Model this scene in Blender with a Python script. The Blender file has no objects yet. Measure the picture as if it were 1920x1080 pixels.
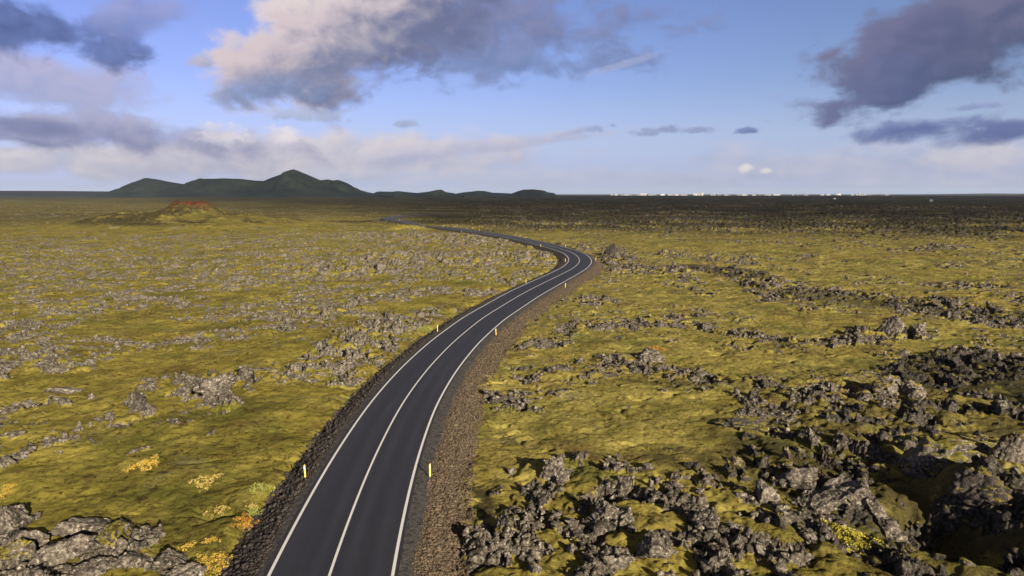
import bpy, math, random
import numpy as np
from mathutils import Vector, noise as mnoise

C = bpy.context.scene
COL = C.collection
R = math.radians
rng = np.random.default_rng(7)
random.seed(7)
F32 = np.float32

# ------------------------------------------------------------------ camera, exposure
CAM_H, FPX, HOR = 19.6, 1280.0, 363.5
PITCH = math.atan((540 - HOR) / FPX)
cam_d = bpy.data.cameras.new('camera')
cam_d.sensor_width = 36
cam_d.lens = 36 * FPX / 1920
cam_d.clip_start = 0.5
cam_d.clip_end = 120000
cam = bpy.data.objects.new('camera', cam_d)
COL.objects.link(cam)
cam.location = (0, 0, CAM_H)
cam.rotation_euler = (math.pi / 2 - PITCH, 0, 0)
C.camera = cam
C.view_settings.view_transform = 'Standard'
C.view_settings.look = 'None'
C.view_settings.gamma = 1
C.view_settings.use_curve_mapping = False
EV = 0.88
C.view_settings.exposure = EV
C.render.engine = 'CYCLES'
C.cycles.max_bounces = 4
C.cycles.diffuse_bounces = 2
C.cycles.glossy_bounces = 2
C.cycles.transparent_max_bounces = 8
C.cycles.volume_bounces = 0
C.cycles.use_denoising = True

SUN_EL, SUN_AZ = R(20), R(29.5)          # behind the camera, to the right
SDIR = Vector((math.sin(SUN_AZ) * math.cos(SUN_EL), -math.cos(SUN_AZ) * math.cos(SUN_EL), math.sin(SUN_EL)))
sun_d = bpy.data.lights.new('sun', 'SUN')
sun_d.energy = 5.0
sun_d.angle = R(0.5)
sun_d.color = (1.0, 0.90, 0.74)
sun = bpy.data.objects.new('sun', sun_d)
COL.objects.link(sun)
sun.rotation_euler = SDIR.to_track_quat('Z', 'Y').to_euler()
SKY_STRENGTH = 0.0625


def ray(px, py):
    u, v = (px - 960) / FPX, (540 - py) / FPX
    return u, math.cos(PITCH) + v * math.sin(PITCH), -math.sin(PITCH) + v * math.cos(PITCH)


def G(px, py, z=0.0):
    """where the sight line of a picture point meets the level z"""
    dx, dy, dz = ray(px, py)
    t = (z - CAM_H) / dz
    return dx * t, dy * t


def AE(px, py):
    dx, dy, dz = ray(px, py)
    return math.atan2(dx, dy), math.atan2(dz, math.hypot(dx, dy))


def srgb(r, g, b):
    f = lambda c: (c / 255) / 12.92 if c <= 10 else ((c / 255 + 0.055) / 1.055) ** 2.4
    return (f(r), f(g), f(b))


# ------------------------------------------------------------------ node helper
class NT:
    def __init__(s, tree):
        s.t = tree
        s.n = tree.nodes
        s.l = tree.links

    def _in(s, sock, v):
        if v is None:
            return
        if isinstance(v, bpy.types.NodeSocket):
            s.l.new(v, sock)
        else:
            if isinstance(v, (tuple, list)) and sock.type == 'RGBA' and len(v) == 3:
                v = (*v, 1)
            sock.default_value = v

    def m(s, op, a, b=None, c=None, clamp=False):
        n = s.n.new('ShaderNodeMath')
        n.operation = op
        n.use_clamp = clamp
        for i, v in enumerate((a, b, c)):
            s._in(n.inputs[i], v)
        return n.outputs[0]

    def mix(s, f, a, b, blend='MIX'):
        n = s.n.new('ShaderNodeMix')
        n.data_type = 'RGBA'
        n.blend_type = blend
        n.clamp_factor = True
        s._in(n.inputs[0], f)
        s._in(n.inputs[6], a)
        s._in(n.inputs[7], b)
        return n.outputs[2]

    def mr(s, v, a, b, c=0.0, d=1.0, smooth=True):
        n = s.n.new('ShaderNodeMapRange')
        n.interpolation_type = 'SMOOTHSTEP' if smooth else 'LINEAR'
        s._in(n.inputs[0], v)
        for i, q in enumerate((a, b, c, d)):
            s._in(n.inputs[1 + i], q)
        return n.outputs[0]

    def noise(s, vec, scale, detail=4, rough=0.55, dist=0.0, dim='3D'):
        n = s.n.new('ShaderNodeTexNoise')
        n.noise_dimensions = dim
        s._in(n.inputs['Vector'], vec)
        n.inputs['Scale'].default_value = scale
        n.inputs['Detail'].default_value = detail
        n.inputs['Roughness'].default_value = rough
        n.inputs['Distortion'].default_value = dist
        return n.outputs[0]

    def vor(s, vec, scale, feature='F1', out=0):
        n = s.n.new('ShaderNodeTexVoronoi')
        n.feature = feature
        s._in(n.inputs['Vector'], vec)
        n.inputs['Scale'].default_value = scale
        return n.outputs[out]

    def attr(s, name):
        n = s.n.new('ShaderNodeAttribute')
        n.attribute_name = name
        return n.outputs['Fac']

    def comb(s, x, y, z):
        n = s.n.new('ShaderNodeCombineXYZ')
        for i, v in enumerate((x, y, z)):
            s._in(n.inputs[i], v)
        return n.outputs[0]

    def sep(s, v):
        n = s.n.new('ShaderNodeSeparateXYZ')
        s._in(n.inputs[0], v)
        return n.outputs

    def vadd(s, a, b):
        n = s.n.new('ShaderNodeVectorMath')
        s._in(n.inputs[0], a)
        s._in(n.inputs[1], b)
        return n.outputs[0]


# ------------------------------------------------------------------ sky
def build_world():
    w = bpy.data.worlds.new('World')
    C.world = w
    w.use_nodes = True
    k = NT(w.node_tree)
    bg = k.n['Background']
    sky = k.n.new('ShaderNodeTexSky')
    sky.sky_type = 'NISHITA'
    sky.sun_disc = False
    sky.sun_elevation = SUN_EL
    sky.sun_rotation = math.pi - SUN_AZ
    sky.altitude = 100
    sky.air_density = 1.0
    sky.dust_density = 0.6
    sky.ozone_density = 2.0
    tc = k.n.new('ShaderNodeTexCoord')
    x, y, z = k.sep(tc.outputs['Generated'])
    az = k.m('ARCTAN2', x, y)
    el = k.m('ARCSINE', z)
    # deeper violet blue on the left, away from the sun
    tint = k.mix(k.mr(az, -0.7, 0.5, smooth=False), (0.84, 0.74, 1.20), (0.84, 0.80, 1.06))
    base = k.mix(1.0, sky.outputs[0], tint, 'MULTIPLY')
    # bright air low over the horizon
    sc = SKY_STRENGTH * 2 ** EV

    def disp(r, g, b):
        q = srgb(r, g, b)
        return (q[0] / sc, q[1] / sc, q[2] / sc)
    base = k.mix(k.mr(el, 0.0, 0.16, 0.8, 0.0), base, disp(184, 199, 241))
    p = k.comb(az, k.m('MULTIPLY', el, 1.5), 0.0)
    n1 = k.m('SUBTRACT', k.noise(p, 17, 9, 0.56, 0.25), 0.5)
    n2 = k.m('SUBTRACT', k.noise(k.vadd(p, (-0.010, 0.016, 0)), 17, 9, 0.56, 0.25), 0.5)
    nb = k.m('SUBTRACT', k.noise(k.vadd(p, (3, 1, 0)), 6, 3, 0.5), 0.5)
    nf = k.m('SUBTRACT', k.noise(k.comb(k.m('MULTIPLY', az, 0.5), k.m('MULTIPLY', el, 2.2), 4.0), 22, 6, 0.6), 0.5)
    ns = k.m('SUBTRACT', k.noise(k.vadd(p, (7, 2, 0)), 60, 6, 0.6, 0.2), 0.5)
    rel = k.m('SUBTRACT', n1, n2)
    col = base

    def cloud(col, px, py, rx, ry, tilt, dark, lit, gx, gy, amp=1.5, soft=0.4, op=1.0, bias=0.0, nz=None):
        a0, e0 = AE(px, py)
        ra, re = rx / FPX, ry / FPX
        t = R(tilt)
        da = k.m('SUBTRACT', az, a0)
        de = k.m('SUBTRACT', el, e0)
        u = k.m('DIVIDE', k.m('ADD', k.m('MULTIPLY', da, math.cos(t)), k.m('MULTIPLY', de, math.sin(t))), ra)
        v = k.m('DIVIDE', k.m('SUBTRACT', k.m('MULTIPLY', de, math.cos(t)), k.m('MULTIPLY', da, math.sin(t))), re)
        r2 = k.m('ADD', k.m('MULTIPLY', u, u), k.m('MULTIPLY', v, v))
        d = k.m('SUBTRACT', 1.0 + bias, k.m('POWER', r2, 0.6))
        d = k.m('ADD', d, k.m('MULTIPLY', n1 if nz is None else nz, amp * 2))
        d = k.m('ADD', d, k.m('MULTIPLY', nb, amp))
        a = k.mr(d, 0.0, soft, 0.0, op)
        sh = k.m('ADD', k.m('MULTIPLY', u, gx), k.m('MULTIPLY', v, gy))
        sh = k.m('ADD', sh, k.m('MULTIPLY', rel, 2.0))
        sh = k.m('ADD', sh, k.m('MULTIPLY', nb, 0.6))
        cc = k.mix(k.mr(sh, -0.75, 0.75), dark, lit)
        return k.mix(a, col, cc)
    # thin low banks along the horizon
    col = cloud(col, 560, 296, 600, 56, 1.5, disp(175, 180, 205), disp(226, 216, 219), -0.1, 0.5, 0.8, 0.7, 0.9)
    col = cloud(col, 300, 300, 320, 42, 0, disp(181, 182, 203), disp(228, 218, 221), -0.1, 0.6, 0.7, 0.5, 0.9)
    col = cloud(col, 900, 275, 330, 16, 6, disp(175, 178, 205), disp(208, 204, 220), -0.2, 0.4, 1.0, 0.7, 0.75)
    col = cloud(col, 1050, 332, 560, 26, 0, disp(183, 188, 213), disp(209, 210, 226), -0.2, 0.4, 0.9, 0.8, 0.6, nz=nf)
    col = cloud(col, 1680, 310, 460, 56, 1, disp(171, 181, 210), disp(217, 212, 223), 0.3, 0.1, 0.9, 0.8, 0.7, nz=nf)
    col = cloud(col, 1850, 298, 140, 26, 3, disp(198, 198, 217), disp(224, 216, 219), -0.2, 0.4, 0.9, 0.8, 0.7)
    col = cloud(col, 1398, 316, 16, 11, 0, disp(218, 214, 220), disp(248, 241, 232), 0, 0.5, 0.6, 0.8, 0.9, nz=ns)
    col = cloud(col, 1436, 321, 13, 7, 0, disp(218, 214, 220), disp(250, 243, 233), 0, 0.5, 0.6, 0.8, 0.9, nz=ns)
    # left banks
    col = cloud(col, 160, 246, 360, 46, -3, disp(116, 124, 167), disp(179, 178, 202), 0.2, 0.5, 1.1, 0.7, 0.95)
    col = cloud(col, 60, 235, 110, 18, -4, disp(97, 108, 154), disp(134, 140, 178), 0.2, 0.3, 1.0, 0.7, 0.8)
    col = cloud(col, 100, 160, 200, 62, -6, disp(154, 162, 200), disp(187, 182, 208), -0.1, 0.4, 1.0, 0.8, 0.85)
    col = cloud(col, 60, 50, 190, 46, -6, disp(72, 88, 140), disp(105, 124, 181), 0.3, 0.2, 1.3, 0.7, 0.95)
    col = cloud(col, 260, 30, 110, 40, 14, disp(115, 134, 191), disp(162, 163, 208), 0.2, 0.4, 1.3, 0.9, 0.8)
    col = cloud(col, 410, 252, 60, 26, 0, disp(192, 190, 211), disp(242, 234, 236), 0.2, 0.5, 0.9, 0.8, 0.95, nz=ns)
    col = cloud(col, 525, 256, 46, 24, 0, disp(198, 196, 217), disp(244, 234, 237), 0, 0.8, 0.9, 0.8, 0.95, nz=ns)
    # the large lit cloud and its grey tail
    col = cloud(col, 920, 58, 350, 104, 3, disp(108, 122, 163), disp(142, 144, 183), -0.2, 0.4, 1.2, 0.8, 0.95)
    col = cloud(col, 930, 114, 250, 36, 0, disp(110, 131, 177), disp(134, 151, 197), -0.2, 0.3, 1.2, 0.8, 0.8)
    col = cloud(col, 680, 50, 290, 125, 24, disp(108, 116, 153), disp(230, 216, 215), -0.85, 0.75, 1.0, 0.62, 1.0, 0.1)
    col = cloud(col, 560, 105, 205, 84, 20, disp(115, 126, 161), disp(216, 200, 205), -0.5, 0.95, 1.15, 0.62, 1.0)
    col = cloud(col, 490, 170, 120, 34, 10, disp(101, 121, 164), disp(144, 160, 201), 0, 0.5, 1.4, 0.8, 0.8)
    col = cloud(col, 378, 116, 32, 16, 10, disp(163, 166, 195), disp(198, 190, 205), -0.2, 0.5, 1.0, 0.8, 0.9, nz=ns)
    col = cloud(col, 580, 216, 90, 16, 0, disp(165, 175, 207), disp(190, 196, 222), -0.2, 0.4, 1.6, 0.9, 0.8, nz=ns)
    col = cloud(col, 764, 231, 26, 9, -3, disp(155, 167, 201), disp(179, 189, 218), -0.2, 0.4, 1.9, 0.9, 0.85, nz=ns)
    col = cloud(col, 1165, 122, 95, 9, 14, disp(163, 176, 215), disp(189, 194, 221), -0.2, 0.4, 0.7, 0.9, 0.45, nz=ns)
    col = cloud(col, 1100, 245, 60, 9, 8, disp(144, 159, 199), disp(180, 188, 215), -0.4, 0.3, 1.9, 0.9, 0.8, nz=ns)
    col = cloud(col, 1225, 246, 60, 10, 4, disp(130, 144, 187), disp(172, 181, 212), -0.4, 0.3, 1.2, 0.7, 0.9, nz=ns)
    col = cloud(col, 1300, 244, 40, 7, 2, disp(134, 148, 189), disp(165, 175, 207), -0.4, 0.3, 1.2, 0.7, 0.85, nz=ns)
    col = cloud(col, 1398, 245, 26, 7, 3, disp(97, 116, 165), disp(136, 153, 198), -0.4, 0.3, 0.9, 0.7, 0.9, nz=ns)
    # dark clouds on the right
    col = cloud(col, 1815, 62, 285, 88, 13, disp(83, 92, 125), disp(116, 116, 145), -0.35, 0.75, 1.0, 0.62, 0.97)
    col = cloud(col, 1685, 112, 100, 88, 30, disp(85, 94, 130), disp(115, 117, 151), -0.4, 0.6, 1.05, 0.62, 0.97)
    col = cloud(col, 1640, 166, 86, 48, 24, disp(85, 96, 137), disp(108, 114, 152), -0.4, 0.3, 1.5, 0.8, 0.95, 0.2)
    col = cloud(col, 1730, 240, 150, 22, 6, disp(81, 96, 148), disp(117, 128, 177), -0.3, 0.4, 1.35, 0.8, 0.95)
    col = cloud(col, 1890, 240, 105, 23, 10, disp(82, 96, 145), disp(113, 122, 171), -0.3, 0.4, 1.25, 0.8, 0.95)
    col = cloud(col, 1830, 200, 50, 6, 2, disp(132, 146, 189), disp(155, 168, 207), 0, 0.4, 1.0, 0.8, 0.8, nz=ns)
    # dark grey added to the unseen sky overhead and behind, to dim its light
    ov = k.m('MULTIPLY', k.mr(el, 0.33, 0.55), k.mr(k.noise(tc.outputs['Generated'], 2.2, 5, 0.5), 0.2, 0.5))
    col = k.mix(k.m('MULTIPLY', ov, 0.96), col, disp(30, 33, 44))
    k.l.new(col, bg.inputs[0])
    bg.inputs[1].default_value = SKY_STRENGTH
    w.cycles.sampling_method = 'MANUAL'
    w.cycles.sample_map_resolution = 512


build_world()


# ------------------------------------------------------------------ numpy noise
def hsh(ix, iy, seed):
    h = (ix.astype(np.int64) * 374761393 + iy.astype(np.int64) * 668265263 + seed * 1442695041) & 0xFFFFFFFF
    h = ((h ^ (h >> 13)) * 1274126177) & 0xFFFFFFFF
    h = ((h ^ (h >> 16)) * 2246822519) & 0xFFFFFFFF
    return (h ^ (h >> 15)) & 0xFFFFFFFF


def h01(ix, iy, seed):
    return (hsh(ix, iy, seed) & 0xFFFFFF).astype(F32) / F32(0xFFFFFF)


_TAB = np.array([[math.cos(a * math.pi / 32), math.sin(a * math.pi / 32)] for a in range(64)], F32)


def perlin(x, y, seed):
    xi, yi = np.floor(x), np.floor(y)
    fx, fy = (x - xi).astype(F32), (y - yi).astype(F32)
    xi, yi = xi.astype(np.int64), yi.astype(np.int64)
    u = fx * fx * fx * (fx * (fx * 6 - 15) + 10)
    v = fy * fy * fy * (fy * (fy * 6 - 15) + 10)

    def g(dx, dy):
        t = _TAB[hsh(xi + dx, yi + dy, seed) & 63]
        return t[..., 0] * (fx - dx) + t[..., 1] * (fy - dy)
    a, b, c, d = g(0, 0), g(1, 0), g(0, 1), g(1, 1)
    return (a + u * (b - a) + v * (c - a + u * (a - b - c + d))) * F32(1.5)


def fbm(x, y, lam, octs, seed, gain=0.5):
    s, a, t = 0, 1.0, 0
    for o in range(octs):
        s = s + a * perlin(x / lam + 17.3 * o, y / lam - 9.1 * o, seed + o)
        t += a
        a *= gain
        lam /= 2.03
    return s / t


def worley(x, y, lam, seed):
    x, y = x / lam, y / lam
    xi, yi = np.floor(x).astype(np.int64), np.floor(y).astype(np.int64)
    f1 = np.full(x.shape, 9, F32)
    f2 = np.full(x.shape, 9, F32)
    bx = np.zeros(x.shape, np.int64)
    by = np.zeros(x.shape, np.int64)
    ddx = np.zeros(x.shape, F32)
    ddy = np.zeros(x.shape, F32)
    for i in (-1, 0, 1):
        for j in (-1, 0, 1):
            cx, cy = xi + i, yi + j
            px = (cx + h01(cx, cy, seed) - x).astype(F32)
            py = (cy + h01(cx, cy, seed + 1) - y).astype(F32)
            d = px * px + py * py
            n = d < f1
            f2 = np.where(n, f1, np.minimum(f2, d))
            f1 = np.where(n, d, f1)
            bx = np.where(n, cx, bx)
            by = np.where(n, cy, by)
            ddx = np.where(n, px, ddx)
            ddy = np.where(n, py, ddy)
    return np.sqrt(f1), np.sqrt(f2), h01(bx, by, seed + 2), h01(bx, by, seed + 3), h01(bx, by, seed + 4), ddx * lam, ddy * lam


def sstep(a, b, x):
    t = np.clip((x - a) / (b - a), 0, 1)
    return t * t * (3 - 2 * t)


# ------------------------------------------------------------------ road line (world metres)
CL = [(-3, -30), (-6.2, 0), (-8.3, 20)] + [G(*p) for p in [
    (616.2, 1080), (651, 982), (693, 875.6), (710.2, 840), (751, 760), (800, 693.3), (849, 642), (905, 596), (938, 576.3),
    (971.7, 555.4), (1005, 537.7), (1034, 523.8), (1059, 511.7), (1077.9, 501.3), (1086.7, 491.9), (1086.5, 484.6),
    (1078, 476.3), (1063, 469.8), (1020.8, 458), (986, 450), (952, 443), (920, 438), (894.8, 434.4), (869.6, 430.5),
    (842, 427), (814.6, 423.6), (771, 417.0), (752.7, 414.3), (734.4, 411.6)]] + [(-105, 575), (-98, 640), (-70, 700)]
CL = np.array(CL)
_s = np.r_[0, np.cumsum(np.linalg.norm(np.diff(CL, axis=0), axis=1))]
_ss = np.arange(0, _s[-1], 0.5)
RX, RY = np.interp(_ss, _s, CL[:, 0]), np.interp(_ss, _s, CL[:, 1])


def gsm(a, n):
    kx = np.exp(-0.5 * (np.arange(-3 * n, 3 * n + 1) / n) ** 2)
    kx /= kx.sum()
    b = np.r_[2 * a[0] - a[1:3 * n + 1][::-1], a, 2 * a[-1] - a[-3 * n - 1:-1][::-1]]
    return np.convolve(b, kx, 'valid')


RX, RY = gsm(RX, 9), gsm(RY, 9)
TX, TY = np.gradient(RX), np.gradient(RY)
_l = np.hypot(TX, TY)
TX, TY = TX / _l, TY / _l
NX, NY = TY, -TX                                   # to the right of travel
ROFF = np.interp(RY, [33, 60, 90, 117, 145, 160, 185, 220, 600], [3.25, 3.25, 3.4, 3.7, 3.85, 3.65, 3.5, 3.55, 3.4])
LOFF = np.interp(RY, [33, 60, 140, 200, 600], [3.15, 3.1, 3.35, 3.2, 3.2])


def dip(y):
    """the road drops into a shallow swale behind a mossy crest"""
    return -1.7 * np.exp(-((y - 450) / 20.0) ** 2)


RZ = dip(RY)


def road_dist(x, y):
    """signed distance to the road line, + on its right"""
    d = np.full(x.shape, 60.0, F32)
    st = 8
    for i in range(0, len(RX) - st, st):
        ax, ay, bx, by = RX[i], RY[i], RX[i + st], RY[i + st]
        lo_x, hi_x, lo_y, hi_y = min(ax, bx) - 22, max(ax, bx) + 22, min(ay, by) - 22, max(ay, by) + 22
        idx = np.nonzero((x > lo_x) & (x < hi_x) & (y > lo_y) & (y < hi_y))[0]
        if not len(idx):
            continue
        qx, qy = x[idx] - ax, y[idx] - ay
        ex, ey = bx - ax, by - ay
        t = np.clip((qx * ex + qy * ey) / (ex * ex + ey * ey), 0, 1)
        sd = np.hypot(qx - t * ex, qy - t * ey)
        sg = np.where(qx * ey - qy * ex > 0, 1, -1)
        better = sd < np.abs(d[idx])
        d[idx[better]] = (sd * sg)[better]
    return d


# ------------------------------------------------------------------ where the lava breaks out of the moss
# (picture points of a line along the ground, half width in m, amount, rock height factor)
ZON = [
    ([(900, 1070), (1000, 980), (1120, 900)], 5.5, .62, 1.0), ([(1000, 1080), (1180, 990), (1380, 930)], 6.5, .60, 1.0),
    ([(1000, 860), (1120, 850), (1250, 880), (1400, 900)], 3.0, .45, .9),
    ([(1500, 1080), (1700, 1000), (1920, 1000)], 9, .55, 1.0), ([(1420, 930), (1480, 860), (1450, 800)], 5, .6, 1.0),
    ([(1480, 870), (1700, 830), (1960, 850)], 9, .55, 1.25), ([(1560, 760), (1760, 740), (1960, 760)], 9, .55, 1.3),
    ([(1740, 690), (1840, 660), (1960, 690)], 9, .62, 1.2),
    ([(1170, 668), (1240, 680), (1330, 695), (1400, 705), (1480, 712), (1600, 718), (1700, 722)], 3.2, .75, 1.3),
    ([(1010, 700), (1080, 690)], 3, .4, .8), ([(905, 730), (960, 742)], 3, .6, .9),
    ([(985, 640), (1100, 600), (1230, 590)], 3.5, .45, .8), ([(1230, 590), (1330, 606), (1430, 622), (1530, 632), (1640, 622)], 3.5, .6, 1.1),
    ([(1640, 615), (1710, 618)], 5, .75, 1.5), ([(1640, 690), (1700, 668)], 3, .5, .9),
    ([(1130, 485), (1180, 500), (1260, 503)], 8, .75, 1.5), ([(1260, 500), (1350, 500), (1420, 515), (1470, 545)], 9, .75, 1.7),
    ([(1470, 540), (1600, 548), (1700, 555), (1800, 570), (1940, 592)], 7, .6, 1.5), ([(1600, 560), (1760, 580), (1940, 600)], 9, .35, 1.2),
    ([(1150, 462), (1060, 462), (1000, 450)], 6, .6, 1.5), ([(1150, 470), (1165, 490)], 7, .8, 1.8),
    ([(1095, 545), (1130, 560)], 4, .5, 1.0), ([(1250, 470), (1400, 490)], 7, .3, 1.3),
    ([(1780, 530), (1840, 528)], 7, .6, 1.5), ([(1690, 465), (1790, 458)], 9, .6, 1.5),
    ([(640, 500), (760, 480), (900, 480), (1010, 480)], 26, .62, 2.3), ([(700, 440), (820, 440), (900, 450)], 30, .45, 2.1),
    ([(560, 590), (640, 560), (800, 540)], 9, .34, 1.0), ([(640, 660), (680, 630), (735, 590)], 7, .62, 1.7),
    ([(330, 705), (420, 700), (500, 693), (580, 688)], 3.8, .80, 1.9), ([(360, 722), (400, 742), (432, 750)], 2.2, .75, 1.6),
    ([(580, 688), (640, 660), (670, 640)], 3.4, .65, 1.7), ([(600, 700), (640, 705)], 2.5, .4, .8), ([(670, 680), (700, 655)], 4, .6, 1.0), ([(860, 545), (920, 540)], 4, .5, 1.0), ([(420, 570), (560, 555)], 4, .4, 1.0), ([(240, 540), (330, 530)], 5, .4, 1.0), ([(20, 620), (120, 600)], 5, .45, 1.0),
    ([(-20, 865), (40, 835), (120, 805)], 2.0, .7, .8), ([(120, 805), (180, 780), (230, 775)], 1.0, .6, .6),
    ([(205, 785), (240, 770), (262, 742)], 1.2, .8, 1.1), ([(20, 760), (100, 740), (130, 745)], 1.3, .6, .8),
    ([(-40, 700), (60, 660), (140, 680)], 5, .5, .9), ([(-20, 770), (60, 745)], 3, .4, .8),
    ([(160, 630), (270, 634), (350, 636)], 2.6, .6, .9), ([(380, 620), (520, 610)], 4, .5, .9),
    ([(-60, 1090), (60, 1030), (180, 1010), (330, 1085)], 4.2, .7, .55), ([(-40, 960), (20, 985)], 2.5, .75, 1.0),
]
SMO = [  # smooth moss
    ([(60, 900), (300, 900), (480, 860)], 9, .6), ([(300, 830), (520, 790), (600, 740)], 6, .5), ([(420, 1000), (400, 940)], 4, .6),
    ([(930, 820), (1050, 790), (1250, 790)], 7, .5), ([(1250, 790), (1350, 830)], 6, .4), ([(1150, 730), (1330, 740)], 5, .35),
    ([(1280, 650), (1450, 665), (1600, 670)], 6, .5), ([(1120, 640), (1250, 640)], 5, .35), ([(1120, 540), (1250, 550), (1400, 570)], 9, .45),
    ([(1500, 590), (1600, 600)], 8, .4), ([(1200, 450), (1500, 465), (1700, 480)], 22, .35), ([(1560, 500), (1900, 510)], 14, .3),
    ([(280, 660), (420, 660), (540, 655)], 5, .5), ([(820, 560), (900, 560)], 9, .5), ([(800, 525), (920, 530)], 6, .45),
    ([(100, 730), (260, 690), (330, 670)], 4, .35), ([(680, 590), (740, 580)], 5, .25), ([(150, 600), (330, 600)], 6, .3),
]


def seg_field(x, y, pts, w):
    q = [G(*p) for p in pts]
    X = np.array(q)
    out = np.zeros(x.shape, F32)
    idx = np.nonzero((x > X[:, 0].min() - w) & (x < X[:, 0].max() + w) & (y > X[:, 1].min() - w) & (y < X[:, 1].max() + w))[0]
    if not len(idx):
        return out, idx
    best = np.full(len(idx), 1e9)
    for (ax, ay), (bx, by) in zip(q[:-1], q[1:]):
        qx, qy = x[idx] - ax, y[idx] - ay
        ex, ey = bx - ax, by - ay
        t = np.clip((qx * ex + qy * ey) / (ex * ex + ey * ey), 0, 1)
        best = np.minimum(best, np.hypot(qx - t * ex, qy - t * ey))
    out[idx] = 1 - sstep(0.35, 1.0, best / w)
    return out, idx


CONE = G(364, 417)
HOLLOW = G(1830, 985)
SHADE_RISE = (30.5, 39.5)
MOUND = G(790, 425)


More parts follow.
